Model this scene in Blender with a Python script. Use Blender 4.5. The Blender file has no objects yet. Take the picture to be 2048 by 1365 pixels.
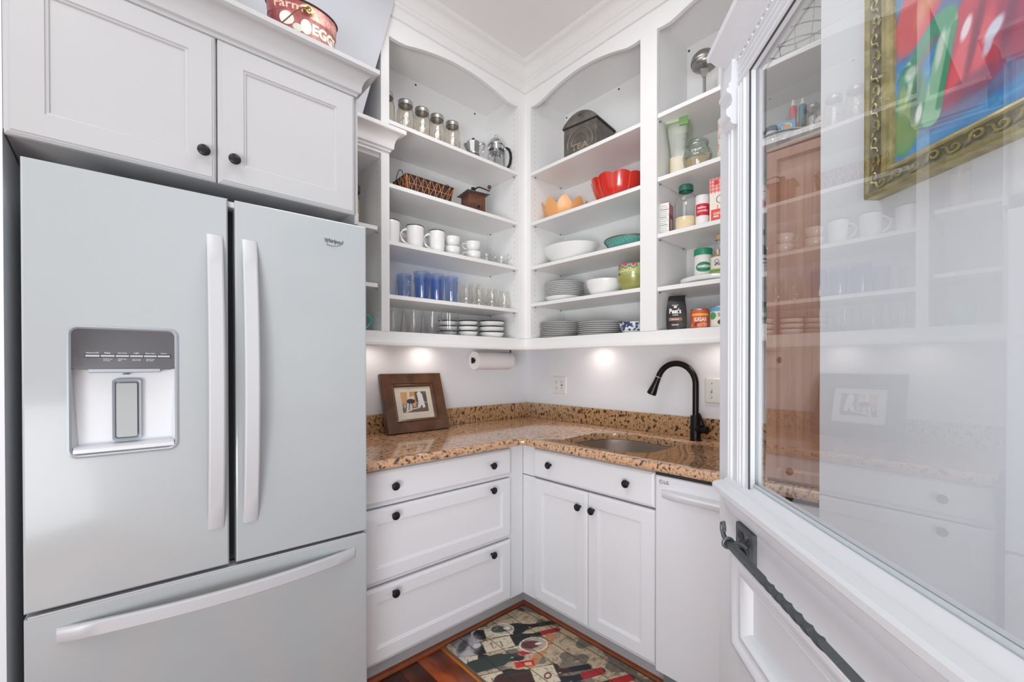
import bpy, bmesh, math, random
import numpy as np
from mathutils import Vector, Matrix
random.seed(5); PI = math.pi
S = bpy.context.scene
COL = S.collection

# ------------------------------------------------------------------ camera
cd = bpy.data.cameras.new('camera'); cam = bpy.data.objects.new('camera', cd); COL.objects.link(cam)
_a = PI*3/4 + .0302; _p = -.0063; _r = -.0005
F = Vector((math.cos(_a)*math.cos(_p), math.sin(_a)*math.cos(_p), math.sin(_p)))
R0 = Vector((math.sin(_a), -math.cos(_a), 0)); U0 = R0.cross(F)
R2 = R0*math.cos(_r) + U0*math.sin(_r); U2 = U0*math.cos(_r) - R0*math.sin(_r)
CAM = Vector((2.2332, -2.1256, 1.2785))
m = Matrix((R2, U2, -F)).transposed().to_4x4(); m.translation = CAM
cam.matrix_world = m
cd.sensor_width = 36; cd.lens = 36*869.72/2048; cd.shift_x = -.01249; cd.shift_y = .02577
cd.clip_start = .02
S.camera = cam
# ------------------------------------------------------------------ light and exposure
S.view_settings.view_transform = 'Standard'; S.view_settings.look = 'None'
S.view_settings.gamma = 1; S.view_settings.use_curve_mapping = False
S.view_settings.exposure = 0.0
W = bpy.data.worlds.new('daylight'); S.world = W; W.use_nodes = True
W.node_tree.nodes['Background'].inputs[0].default_value = (.93, .96, 1, 1)
W.node_tree.nodes['Background'].inputs[1].default_value = .74
def area(name, loc, rot, sx, sy, power, col=(1, 1, 1)):
    l = bpy.data.lights.new(name, 'AREA'); l.shape = 'RECTANGLE'; l.size = sx; l.size_y = sy
    l.energy = power; l.color = col
    o = bpy.data.objects.new(name, l); COL.objects.link(o); o.location = loc; o.rotation_euler = rot
    return o
area('alcove_fill_light', (1.25, -1.25, 3.03), (0, 0, 0), .7, .7, 8.5, (.97, .98, 1))  # added fill above the alcove to lift the shelf fronts, no real fixture
area('low_fill_light', (3.3, -3.2, .55), (math.radians(105), 0, math.radians(46)), 2.4, .9, 36, (.94, .97, 1))  # added low fill behind the camera for the shelf undersides, not a window
area('overhead_fill_light', (1.7, -2.75, 3.02), (0, 0, 0), 1.1, 1.1, 15, (.96, .98, 1))  # added fill from above for door ledge, counter and right wall, no real fixture
q = area('shelf_fill_light', (2.7, -3.3, .9), (math.radians(109), 0, math.radians(38.7)), .9, .9, 6.8, (.96, .98, 1)); q.data.spread = math.radians(70)

# ------------------------------------------------------------------ materials
def lin(c):
    o = []
    for v in c[:3]:
        v = v/255.; o.append(v/12.92 if v <= .04045 else ((v+.055)/1.055)**2.4)
    return (*o, 1)
MATS = {}
def mat(name, col=(200, 200, 200), rough=.5, metal=0, coat=0, spec=.5, bump=0, bscale=60, var=0, vscale=8, emit=None):
    if name in MATS: return MATS[name]
    M = bpy.data.materials.new(name); M.use_nodes = True; N = M.node_tree.nodes; L = M.node_tree.links
    b = N['Principled BSDF']; MATS[name] = M
    b.inputs['Base Color'].default_value = lin(col); b.inputs['Roughness'].default_value = rough
    b.inputs['Metallic'].default_value = metal; b.inputs['Coat Weight'].default_value = coat
    b.inputs['Coat Roughness'].default_value = .06; b.inputs['Specular IOR Level'].default_value = spec
    tc = N.new('ShaderNodeTexCoord')
    if bump:
        n = N.new('ShaderNodeTexNoise'); n.inputs['Scale'].default_value = bscale; n.inputs['Detail'].default_value = 3
        L.new(tc.outputs['Object'], n.inputs['Vector'])
        bp = N.new('ShaderNodeBump'); bp.inputs['Strength'].default_value = bump; bp.inputs['Distance'].default_value = .003
        L.new(n.outputs['Fac'], bp.inputs['Height']); L.new(bp.outputs['Normal'], b.inputs['Normal'])
    if var:
        n = N.new('ShaderNodeTexNoise'); n.inputs['Scale'].default_value = vscale; n.inputs['Detail'].default_value = 4
        L.new(tc.outputs['Object'], n.inputs['Vector'])
        mx = N.new('ShaderNodeMix'); mx.data_type = 'RGBA'
        c = lin(col); mx.inputs['A'].default_value = tuple(v*(1-var) for v in c[:3])+(1,)
        mx.inputs['B'].default_value = tuple(min(1, v*(1+var)) for v in c[:3])+(1,)
        L.new(n.outputs['Fac'], mx.inputs['Factor']); L.new(mx.outputs['Result'], b.inputs['Base Color'])
    if emit:
        b.inputs['Emission Color'].default_value = (*emit[:3], 1); b.inputs['Emission Strength'].default_value = emit[3]
    return M
def glassmat(name, tint, r0=.04, edge=.72, rough=.01, k=1.0):
    M = bpy.data.materials.new(name); M.use_nodes = True; N = M.node_tree.nodes; L = M.node_tree.links; N.clear()
    out = N.new('ShaderNodeOutputMaterial'); mx = N.new('ShaderNodeMixShader'); tr = N.new('ShaderNodeBsdfTransparent')
    gl = N.new('ShaderNodeBsdfGlossy'); gl.inputs['Roughness'].default_value = rough
    lw = N.new('ShaderNodeLayerWeight'); lw.inputs['Blend'].default_value = .5
    def mth(op, a, b):
        q = N.new('ShaderNodeMath'); q.operation = op
        for i, v in enumerate((a, b)):
            if isinstance(v, (int, float)): q.inputs[i].default_value = v
            else: L.new(v, q.inputs[i])
        return q.outputs[0]
    p5 = mth('POWER', lw.outputs['Facing'], 5)
    f1 = mth('ADD', mth('MULTIPLY', p5, 1-r0), r0)
    ff = mth('DIVIDE', mth('MULTIPLY', f1, 2*k), mth('ADD', f1, 1))          # two faces of one thin pane
    cm = N.new('ShaderNodeMix'); cm.data_type = 'RGBA'
    c = tuple(lin(tint)[:3]); cm.inputs['A'].default_value = (*c, 1); cm.inputs['B'].default_value = (*(v*edge for v in c), 1)
    L.new(mth('POWER', lw.outputs['Facing'], 2.5), cm.inputs['Factor']); L.new(cm.outputs['Result'], tr.inputs['Color'])
    L.new(ff, mx.inputs[0]); L.new(tr.outputs[0], mx.inputs[1]); L.new(gl.outputs[0], mx.inputs[2]); L.new(mx.outputs[0], out.inputs[0])
    MATS[name] = M; return M
def mixnoise(name, cols, scale, stretch=(1, 1, 1), rough=.4, coat=0, detail=6, rand=0, wave=0, bump=0, rot=(0, 0, 0)):
    """colour ramp over stretched noise: wood, granite, aged metal"""
    M = bpy.data.materials.new(name); M.use_nodes = True; N = M.node_tree.nodes; L = M.node_tree.links; b = N['Principled BSDF']
    b.inputs['Roughness'].default_value = rough; b.inputs['Coat Weight'].default_value = coat; b.inputs['Coat Roughness'].default_value = .05
    tc = N.new('ShaderNodeTexCoord'); mp = N.new('ShaderNodeMapping'); mp.inputs['Scale'].default_value = stretch; mp.inputs['Rotation'].default_value = rot
    L.new(tc.outputs['Object'], mp.inputs['Vector'])
    n = N.new('ShaderNodeTexNoise'); n.inputs['Scale'].default_value = scale; n.inputs['Detail'].default_value = detail; n.inputs['Roughness'].default_value = .62
    L.new(mp.outputs[0], n.inputs['Vector']); src = n.outputs['Fac']
    if rand:
        oi = N.new('ShaderNodeObjectInfo'); ad = N.new('ShaderNodeMath'); ad.operation = 'MULTIPLY_ADD'; ad.inputs[1].default_value = rand; ad.inputs[2].default_value = -rand/2
        L.new(oi.outputs['Random'], ad.inputs[0]); s2 = N.new('ShaderNodeMath'); L.new(src, s2.inputs[0]); L.new(ad.outputs[0], s2.inputs[1]); src = s2.outputs[0]
    cr = N.new('ShaderNodeValToRGB'); el = cr.color_ramp.elements
    while len(el) < len(cols): el.new(.5)
    for e, (p, c) in zip(el, cols): e.position = p; e.color = lin(c)
    L.new(src, cr.inputs[0]); L.new(cr.outputs[0], b.inputs['Base Color'])
    if bump:
        bp = N.new('ShaderNodeBump'); bp.inputs['Strength'].default_value = bump; bp.inputs['Distance'].default_value = .002
        L.new(src, bp.inputs['Height']); L.new(bp.outputs['Normal'], b.inputs['Normal'])
    MATS[name] = M; return M

PAINT = mat('cabinet_paint', (238, 238, 237), .38, bump=.05, bscale=25)
LOWP = mat('base_cabinet_paint', (228, 229, 232), .4, bump=.05, bscale=25)
DOORP = mat('old_door_paint', (214, 217, 221), .35, bump=.35, bscale=22)
WALLP = mat('wall_paint', (237, 239, 244), .75, bump=.08, bscale=90)
CEIL = mat('ceiling_paint', (236, 235, 234), .85, bump=.05)
TRIMP = mat('moulding_paint', (234, 233, 231), .4, bump=.05)
FRW = mat('appliance_white', (172, 178, 180), .16, coat=.4, bump=.02, bscale=300)
FCP = mat('cabinet_paint_light_offset', (184, 184, 185), .38, bump=.05, bscale=25)  # same paint as the shelves, darkened to offset stronger light on this cabinet
FRH = mat('handle_white', (190, 192, 195), .3, coat=.2, bump=.02)
DWW = mat('dishwasher_white', (222, 223, 227), .3, coat=.2, bump=.02)
GREY = mat('appliance_grey', (120, 124, 126), .5, bump=.05)
DARKGAP = mat('gasket_dark', (40, 44, 44), .6, bump=.05)
BLACKM = mat('black_bronze', (38, 37, 37), .35, metal=.5, bump=.15, bscale=120)
FAUC = mat('oil_rubbed_bronze', (42, 40, 40), .28, metal=.75, bump=.05)
IRON = mat('wrought_iron', (92, 97, 99), .45, metal=.6, bump=.3, bscale=90)
STEEL = mat('brushed_steel', (165, 162, 158), .3, metal=1, bump=.08, bscale=200)
SINKM = mat('sink_steel', (178, 168, 158), .34, metal=.85, bump=.05, bscale=300)
ALU = mat('aluminium', (190, 190, 190), .3, metal=1, bump=.1, bscale=60)
CHROME = mat('chrome', (210, 212, 214), .08, metal=1, bump=.02)
DARKCHR = mat('dark_chrome', (108, 107, 108), .07, metal=1, bump=.02)
SILV = mat('silver_grey_plastic', (165, 172, 178), .35, metal=.3, bump=.05)
CER = mat('white_ceramic', (238, 238, 236), .12, coat=.5, bump=.03, bscale=30)
RIMK = mat('black_rim_glaze', (40, 42, 50), .2, bump=.02)
PLWH = mat('white_plastic', (236, 235, 232), .35, bump=.03)
PAPER = mat('paper_towel', (232, 232, 234), .9, bump=.4, bscale=140)
KRAFT = mat('light_bottle_cap', (196, 170, 130), .5, bump=.1)
GLC = glassmat('clear_glass', (254, 254, 254), .032, .95)
GLJ = glassmat('jar_glass', (250, 247, 240), .07, .78, .04)
GLE = glassmat('embossed_glass', (236, 226, 206), .30, .8, .1)
GLB = glassmat('blue_glass', (208, 224, 251), .05, .92, .03)
GLA = glassmat('amber_tinted_glass', (254, 253, 249), .06, .93, .03)
GLG = glassmat('green_tinted_glass', (240, 247, 241), .07, .84, .03)
FROST = glassmat('cloudy_plastic', (238, 242, 232), .12, .9, .3)
PANE = glassmat('window_glass', (246, 249, 249), .105, .97, .0)
GRAN = mixnoise('granite_surface', [(.0, (42, 38, 40)), (.385, (74, 60, 54)), (.425, (140, 116, 92)), (.465, (198, 154, 116)), (.55, (220, 172, 134)), (.60, (196, 164, 130)), (.66, (140, 118, 98)), (.74, (90, 76, 68))], 62, (1.5, .72, 1), .13, .6, 5, rot=(0, 0, .5))
GRANE = mixnoise('granite_splash', [(.0, (38, 34, 36)), (.405, (60, 50, 46)), (.44, (140, 116, 84)), (.475, (200, 156, 110)), (.55, (212, 166, 122)), (.60, (172, 146, 106)), (.65, (110, 92, 72)), (.73, (70, 60, 54))], 62, (1, 1.2, .7), .16, .5, 6, rot=(.6, .5, 0))
PLANK = mixnoise('cherry_plank', [(0, (58, 30, 22)), (.30, (84, 44, 30)), (.44, (130, 62, 34)), (.54, (176, 84, 40)), (.62, (192, 96, 40)), (.8, (206, 122, 40))], 3.0, (.8, 2.2, 1), .22, .25, 3, rand=.75)
SHOE = mixnoise('stained_shoe_moulding', [(0, (96, 48, 24)), (.5, (140, 72, 36)), (1, (170, 92, 48))], 5, (3, 3, 1), .35, .2)
PANW = mixnoise('pine_cupboard_wood', [(0, (150, 104, 84)), (.45, (172, 124, 100)), (.6, (184, 138, 112)), (1, (196, 150, 122))], 4, (9, 9, .5), .5, .1, 5)
FRAMEW = mixnoise('burnished_walnut', [(0, (60, 34, 20)), (.42, (78, 50, 34)), (.56, (98, 62, 40)), (1, (126, 80, 46))], 5, (2, 1, 2), .3, .4)
GRINW = mixnoise('aged_grinder_wood', [(0, (52, 34, 26)), (.45, (92, 58, 42)), (.6, (124, 76, 52)), (1, (140, 92, 66))], 9, (1, 1, 3), .45, .1)
TINM = mixnoise('aged_tin', [(0, (66, 62, 58)), (.45, (96, 92, 86)), (.6, (116, 110, 104)), (1, (134, 128, 120))], 14, (1, 1, 1), .48, 0, bump=.3); MATS['aged_tin'].node_tree.nodes['Principled BSDF'].inputs['Metallic'].default_value = .35
TINL = mat('worn_tin_relief', (138, 130, 122), .4, metal=.4, bump=.3)
PINK = mixnoise('faded_red_tin', [(0, (110, 48, 50)), (.42, (150, 76, 78)), (.55, (186, 112, 108)), (.66, (226, 172, 150)), (1, (240, 200, 176))], 9, (1, 1, .5), .35, .2); MATS['faded_red_tin'].node_tree.nodes['Principled BSDF'].inputs['Metallic'].default_value = .3
GOLD = mixnoise('antique_gilt', [(0, (112, 100, 66)), (.45, (160, 148, 96)), (.6, (190, 180, 122)), (1, (214, 204, 150))], 30, (1, 1, 1), .3, .2); MATS['antique_gilt'].node_tree.nodes['Principled BSDF'].inputs['Metallic'].default_value = .45
PEWT = mixnoise('carved_frame_ground', [(0, (86, 80, 62)), (.5, (122, 114, 88)), (1, (150, 142, 112))], 40, (1, 1, 1), .45, 0)
def vcmat(name, rough=.5, coat=0, metal=0):
    M = bpy.data.materials.new(name); M.use_nodes = True; N = M.node_tree.nodes; b = N['Principled BSDF']
    a = N.new('ShaderNodeVertexColor'); a.layer_name = 'Col'; M.node_tree.links.new(a.outputs[0], b.inputs['Base Color'])
    b.inputs['Roughness'].default_value = rough; b.inputs['Coat Weight'].default_value = coat; b.inputs['Metallic'].default_value = metal
    return M
PRINT = vcmat('printed_label', .45, .1); PRINTM = vcmat('printed_mat', .6); CANVAS = vcmat('painted_canvas', .35, .3)

# ------------------------------------------------------------------ mesh helpers
class MB:
    def __init__(s): s.v = []; s.f = []
    def add(s, vs, fs):
        n = len(s.v); s.v += [tuple(p) for p in vs]; s.f += [tuple(n+i for i in f) for f in fs]; return s
    def box(s, x0, x1, y0, y1, z0, z1):
        return s.add([(x, y, z) for z in (z0, z1) for y in (y0, y1) for x in (x0, x1)],
                     [(0, 2, 3, 1), (4, 5, 7, 6), (0, 1, 5, 4), (2, 6, 7, 3), (0, 4, 6, 2), (1, 3, 7, 5)])
    def skin(s, loops, closed=True, cap0=False, cap1=False):
        k = len(loops[0]); vs = [p for l in loops for p in l]; fs = []
        for i in range(len(loops)-1):
            for j in range(k if closed else k-1):
                a = i*k+j; b = i*k+(j+1) % k; fs.append((a, b, b+k, a+k))
        if cap0: fs.append(tuple(range(k))[::-1])
        if cap1: fs.append(tuple((len(loops)-1)*k+j for j in range(k)))
        return s.add(vs, fs)
    def lathe(s, prof, c=(0, 0, 0), seg=28, cap0=False, cap1=False, sx=1, sy=1, fn=None):
        L = []
        for r, z in prof:
            l = []
            for j in range(seg):
                a = 2*PI*j/seg; rr = r*(fn(a, z) if fn else 1)
                l.append((c[0]+rr*sx*math.cos(a), c[1]+rr*sy*math.sin(a), c[2]+z))
            L.append(l)
        return s.skin(L, True, cap0, cap1)
    def tube(s, path, r, seg=8, caps=True, square=False, twist=None, up=(0, 0, 1)):
        P = [Vector(p) for p in path]; n = len(P); rs = r if isinstance(r, (list, tuple)) else [r]*n; L = []; nrm = None
        for i in range(n):
            t = (P[min(i+1, n-1)]-P[max(i-1, 0)]).normalized()
            if nrm is None:
                nrm = Vector(up).cross(t)
                if nrm.length < 1e-3: nrm = Vector((1, 0, 0)).cross(t)
            nrm = (nrm-t*nrm.dot(t)).normalized(); b = t.cross(nrm); tw = twist[i] if twist else 0
            k = 4 if square else seg
            L.append([tuple(P[i]+(nrm*math.cos(2*PI*j/k+tw)+b*math.sin(2*PI*j/k+tw))*rs[i]) for j in range(k)])
        return s.skin(L, True, caps, caps)
    def prism(s, poly, axis, a, b):
        def pt(p, c): return {'y': (p[0], c, p[1]), 'x': (c, p[0], p[1]), 'z': (p[0], p[1], c)}[axis]
        return s.skin([[pt(p, a) for p in poly], [pt(p, b) for p in poly]], True, True, True)
    def ball(s, c, r, seg=12, rings=8, sz=1):
        return s.lathe([(max(1e-4, r*math.sin(PI*i/rings)), -r*sz*math.cos(PI*i/rings)) for i in range(rings+1)], c, seg)
def build(name, mb, M, parent=None, smooth=None, bevel=0, loc=None, rz=0, ang=35):
    me = bpy.data.meshes.new(name); me.from_pydata(mb.v, [], mb.f)
    bm = bmesh.new(); bm.from_mesh(me); bmesh.ops.remove_doubles(bm, verts=bm.verts, dist=1e-6)
    bmesh.ops.recalc_face_normals(bm, faces=bm.faces); bm.to_mesh(me); bm.free()
    o = bpy.data.objects.new(name, me); COL.objects.link(o); me.materials.append(M)
    if smooth is not False:
        me.shade_smooth(); me.set_sharp_from_angle(angle=math.radians(ang))
    if parent: o.parent = parent
    if loc: o.location = loc
    o.rotation_euler.z = rz
    if bevel:
        b = o.modifiers.new('bevel', 'BEVEL'); b.width = bevel; b.segments = 2; b.limit_method = 'ANGLE'; b.angle_limit = math.radians(40); b.harden_normals = True
    return o
def B(x0, x1, y0, y1, z0, z1): return MB().box(x0, x1, y0, y1, z0, z1)
def tag(o, label=None, cat=None, group=None, kind=None):
    for k, v in (('label', label), ('category', cat), ('group', group), ('kind', kind)):
        if v: o[k] = v
    return o
def thing(name, label, cat, loc=(0, 0, 0), rz=0, group=None):
    o = bpy.data.objects.new(name, None); COL.objects.link(o); o.empty_display_size = .03
    o.location = loc; o.rotation_euler.z = rz
    return tag(o, label, cat, group)
def struct(name, mb, M, parent=None, **k):
    o = build(name, mb, M, parent, **k)
    if not parent: o['kind'] = 'structure'
    return o
def copy_tree(o, loc=None, rz=None, label=None, parent=None):
    c = o.copy(); COL.objects.link(c)
    if parent: c.parent = parent
    if loc: c.location = loc
    if rz is not None: c.rotation_euler.z = rz
    if label: c['label'] = label
    for ch in list(o.children):
        copy_tree(ch, parent=c)
    return c
def rrect(x0, x1, z0, z1, r, k=5):
    pts = []
    for cx, cz, a0 in ((x1-r, z1-r, 0), (x0+r, z1-r, 90), (x0+r, z0+r, 180), (x1-r, z0+r, 270)):
        for i in range(k):
            a = math.radians(a0+90*i/(k-1)); pts.append((cx+r*math.cos(a), cz+r*math.sin(a)))
    return pts
def outer_for(inner, x0, x1, z0, z1, k=5):
    out = []; C4 = [(x1, z1), (x0, z1), (x0, z0), (x1, z0)]; mid = k//2
    for j in range(4):
        for i in range(k):
            p = inner[j*k+i]
            if i == mid: out.append(C4[j])
            else:
                first = i < mid
                side = [('x', x1), ('z', z1), ('x', x0), ('z', z0)]
                s_ = side[j] if first else side[(j+1) % 4]
                out.append((s_[1], p[1]) if s_[0] == 'x' else (p[0], s_[1]))
    return out
def frameloops(x0, x1, z0, z1, steps, M, name, parent, fill=True, **kw):
    """rectangular profile steps [(inset, y)], the panel capped at the end"""
    L = [[(x0+i, y, z0+i), (x1-i, y, z0+i), (x1-i, y, z1-i), (x0+i, y, z1-i)] for i, y in steps]
    return build(name, MB().skin(L, True, True, fill), M, parent, smooth=False, **kw)
def shaker(x0, x1, z0, z1, M, name, parent, rail=.056, t=.02):
    return frameloops(x0, x1, z0, z1, [(0, 0), (0, -t+.009), (.006, -t+.003), (.009, -t+.003), (.011, -t), (rail, -t), (rail+.0015, -t+.003), (rail+.007, -t+.004), (rail+.009, -t+.008), (rail+.0095, -t+.008)], M, name, parent)
def knob(parent, x, z, y=-.02, M=None):
    p = [(.0065, 0), (.006, .002), (.0055, .013), (.010, .016), (.0155, .019), (.0165, .022), (.0150, .026), (.010, .0285), (.0001, .029)]
    mb = MB().lathe(p, seg=20); mb.v = [(a+x, y-c, b+z) for a, b, c in mb.v]
    o = build('knob', mb, M or BLACKM, parent); return o
_fc = {}
def text(body, M, parent, w=None, h=None, x=0, y=0, z=0, wrap=None, depth=.0004, name='lettering', shear=0, bold=0, off=0, rotz90=False):
    """flat lettering in the local XZ plane, facing -Y, centred on x, z; wrap = radius of the can it is printed on"""
    cu = bpy.data.curves.new('t', 'FONT'); cu.body = body; cu.size = 1; cu.resolution_u = 3; cu.offset = bold; cu.shear = shear; cu.extrude = 0
    ob = bpy.data.objects.new('t', cu); COL.objects.link(ob); dg = bpy.context.evaluated_depsgraph_get()
    me = bpy.data.meshes.new_from_object(ob.evaluated_get(dg)); bpy.data.objects.remove(ob)
    n = len(me.vertices); co = np.zeros(n*3); me.vertices.foreach_get('co', co); co = co.reshape(-1, 3)
    lo, hi = co.min(0), co.max(0); c = (lo+hi)/2; sz = hi-lo
    sx = w/sz[0] if w else h/sz[1]; sy = h/sz[1] if h else sx
    X = (co[:, 0]-c[0])*sx; Z = (co[:, 1]-c[1])*sy
    if wrap:
        a = (X+off)/wrap; P = np.stack([x+wrap*np.sin(a), y-(wrap)*np.cos(a), z+Z], 1)
    else: P = np.stack([X+x, np.full(n, float(y)), Z+z], 1)
    me.vertices.foreach_set('co', P.ravel()); me.name = name; me.update()
    o = bpy.data.objects.new(name, me); COL.objects.link(o); me.materials.clear(); me.materials.append(M); o.parent = parent
    return o
class Art:
    """a small procedural raster, written to the vertex colours of a fine grid (flat print)"""
    def __init__(s, w, h, res, base):
        s.w, s.h = w, h; s.nx, s.ny = int(w/res), int(h/res)
        x = np.linspace(0, w, s.nx+1); y = np.linspace(0, h, s.ny+1); s.X, s.Y = np.meshgrid(x, y)
        s.I = np.ones(s.X.shape+(3,))*np.array(base, float)
        s.rng = np.random.RandomState(3); s.px = res
    def noise(s, cx, cy, seed=0):
        r = np.random.RandomState(seed); g = r.rand(int(s.h/cy)+3, int(s.w/cx)+3)
        u = s.X/cx; v = s.Y/cy; i = u.astype(int); j = v.astype(int); fu = u-i; fv = v-j
        fu = fu*fu*(3-2*fu); fv = fv*fv*(3-2*fv)
        return (g[j, i]*(1-fu)+g[j, i+1]*fu)*(1-fv)+(g[j+1, i]*(1-fu)+g[j+1, i+1]*fu)*fv
    def blend(s, m, c, a=1.):
        m = (np.clip(m, 0, 1)*a)[..., None]; s.I = s.I*(1-m)+np.array(c, float)*m; return s
    def ell(s, cx, cy, rx, ry, c, rot=0, a=1., soft=None):
        q = math.radians(rot); dx = s.X-cx; dy = s.Y-cy
        d = np.sqrt(((dx*math.cos(q)+dy*math.sin(q))/rx)**2+((-dx*math.sin(q)+dy*math.cos(q))/ry)**2)
        so = soft if soft else s.px/min(rx, ry)
        return s.blend((1-d)/so+.5, c, a)
    def ring(s, cx, cy, rx, ry, t, c, rot=0, a=1.):
        q = math.radians(rot); dx = s.X-cx; dy = s.Y-cy
        d = np.sqrt(((dx*math.cos(q)+dy*math.sin(q))/rx)**2+((-dx*math.sin(q)+dy*math.cos(q))/ry)**2)
        return s.blend((t-np.abs(d-1)*min(rx, ry))/s.px+.5, c, a)
    def line(s, p, q, w, c, a=1., w2=None):
        p = np.array(p, float); q = np.array(q, float); d = q-p; L = d@d
        t = np.clip(((s.X-p[0])*d[0]+(s.Y-p[1])*d[1])/L, 0, 1)
        dist = np.hypot(s.X-p[0]-t*d[0], s.Y-p[1]-t*d[1]); ww = w+(0 if w2 is None else (w2-w)*t)
        return s.blend((ww/2-dist)/s.px+.5, c, a)
    def poly(s, pts, c, a=1.):
        ins = np.zeros(s.X.shape, bool); n = len(pts)
        for i in range(n):
            x1, y1 = pts[i]; x2, y2 = pts[(i+1) % n]
            if y1 == y2: continue
            k = ((s.Y > y1) != (s.Y > y2)) & (s.X < (x2-x1)*(s.Y-y1)/(y2-y1)+x1); ins ^= k
        return s.blend(ins.astype(float), c, a)
    def rect(s, x0, x1, y0, y1, c, a=1.): return s.poly([(x0, y0), (x1, y0), (x1, y1), (x0, y1)], c, a)
    def rot_rect(s, cx, cy, w, h, rot, c, a=1.):
        q = math.radians(rot); C_, S_ = math.cos(q), math.sin(q)
        return s.poly([(cx+C_*i*w/2-S_*j*h/2, cy+S_*i*w/2+C_*j*h/2) for i, j in ((-1, -1), (1, -1), (1, 1), (-1, 1))], c, a)
    def mesh(s, name, M, parent, x=0, y=0, z=0, wrap=None, flat=False, clip=None):
        nx, ny = s.nx+1, s.ny+1
        if wrap:
            a = (s.X-s.w/2)/wrap; P = np.stack([x+wrap*np.sin(a), y-wrap*np.cos(a), z+s.Y], -1)
        elif flat: P = np.stack([x+s.X, y+s.Y, np.full(s.X.shape, float(z))], -1)
        else: P = np.stack([x+s.X, np.full(s.X.shape, float(y)), z+s.Y], -1)
        idx = np.arange(nx*ny).reshape(ny, nx)
        fc = np.stack([idx[:-1, :-1], idx[:-1, 1:], idx[1:, 1:], idx[1:, :-1]], -1).reshape(-1, 4)
        if clip is not None:
            k = clip(s.X, s.Y).ravel(); fc = fc[k[fc].all(1)]
        me = bpy.data.meshes.new(name); me.from_pydata(P.reshape(-1, 3).tolist(), [], fc.tolist())
        c = np.clip(s.I, 0, 255)/255; c = np.where(c <= .04045, c/12.92, ((c+.055)/1.055)**2.4)
        ca = me.color_attributes.new('Col', 'FLOAT_COLOR', 'POINT')
        ca.data.foreach_set('color', np.concatenate([c, np.ones(c.shape[:2]+(1,))], -1).reshape(-1).astype(np.float32))
        o = bpy.data.objects.new(name, me); COL.objects.link(o); me.materials.append(M)
        if wrap: me.shade_smooth()
        if parent: o.parent = parent
        return o

# ================================================================== THE ROOM
DU = .3144; HC = .914
struct('wall_left', B(-.12, 0, -3.6, .12, 0, 3.05), WALLP, smooth=False)
struct('wall_back', B(0, 2.0, 0, .12, 0, 3.05), WALLP, smooth=False)
struct('ceiling', B(-.12, 4.4, -4.2, .12, 3.05, 3.15), CEIL, smooth=False)
# angled wall on the right, behind the open door
wr = MB().prism([(1.957, -.887), (4.2, -2.802), (4.4, -2.6), (4.4, .12), (1.957, .12)], 'z', 0, 3.05)
struct('wall_right', wr, WALLP, smooth=False)
# painted return and raked soffit left of and above the refrigerator
struct('wall_front', B(.0, .60, -3.6, -2.322, 0, 3.05), WALLP, smooth=False)
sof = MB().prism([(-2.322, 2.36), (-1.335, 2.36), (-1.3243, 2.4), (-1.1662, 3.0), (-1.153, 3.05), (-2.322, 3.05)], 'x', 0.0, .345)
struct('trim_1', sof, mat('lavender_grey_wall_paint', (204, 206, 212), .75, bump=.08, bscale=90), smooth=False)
# floor: sub floor with individual cherry planks in the part that is seen
fl = struct('floor', B(-.12, 4.4, -4.2, .12, -.06, -.008), PLANK, smooth=False)
pm = None; yy = -.50; row = 0
while yy > -2.7:
    wd = .083 if row % 3 else .118
    x = .45-(row*.37) % .6
    while x < 2.6:
        ln = .55+((row*7+int(x*10)) % 5)*.13
        mb = B(-ln/2+.0007, ln/2-.0007, -wd/2+.0006, wd/2-.0006, -.008, 0)
        o = build('plank', mb, PLANK, fl, smooth=False); o.location = (x+ln/2, yy-wd/2, 0)
        x += ln
    yy -= wd; row += 1
# crown moulding round the ceiling
cr = [(.3144, 2.908), (.3265, 2.910), (.3285, 2.952), (.333, 2.957), (.340, 2.960), (.341, 2.972), (.347, 2.976)]
cr += [(.347+.036*(1-math.cos(t)), 2.976+.050*math.sin(t)) for t in np.linspace(0, PI/2, 9)][1:]
cr += [(.388, 3.028), (.394, 3.032), (.395, 3.05), (.20, 3.05), (.20, 2.908)]
c = MB().skin([[(o, -1.2, z) for o, z in cr], [(o, -o, z) for o, z in cr], [(1.955, -o, z) for o, z in cr]], True, True, True)
struct('trim_2', c, TRIMP, ang=28)
# stained shoe moulding along the toe kicks
sh = [(.532, 0), (.556, 0), (.555, .008), (.550, .015), (.543, .019), (.532, .020)]
c = MB().skin([[(o, -1.46, z) for o, z in sh], [(o, -o, z) for o, z in sh], [(1.372, -o, z) for o, z in sh]], True, True, True)
struct('baseboard_left', c, SHOE)

# ================================================================== WALL SHELVES
def arch(n=30, z0=2.816, rise=.048):
    P = []
    for i in range(n+1):
        u = i/n
        e = min(u, 1-u)
        if e < .12: z = z0-.004*math.sin(PI*e/.12)
        else: z = z0+rise*math.sin(PI*(e-.12)/.76)**.85
        P.append((u, z))
    return P
def frame_mesh(w, stiles, openings, zb=1.3657, zr=1.4352, zt=2.93, t=.019):
    mb = MB()
    for a, b in stiles: mb.box(a, b, 0, t, zr-.001, 2.815)
    for k, (a, b) in enumerate(openings):
        pts = [(a+(b-a)*u, z) for u, z in arch()]
        mb.skin([[(x, 0, z) for x, z in pts]+[(b, 0, zt), (a, 0, zt)], [(x, t, z) for x, z in pts]+[(b, t, zt), (a, t, zt)]], True, True, True)
    for a, b in stiles: mb.box(a, b, 0, t, 2.815, zt)
    return mb
def rail(a, b, zb=1.3657, zr=1.4352):
    P = [(-.0, zr), (-.0, zb+.030), (-.004, zb+.024), (-.010, zb+.018), (-.011, zb+.006), (-.007, zb), (.019, zb), (.019, zr)]
    return P
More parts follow.
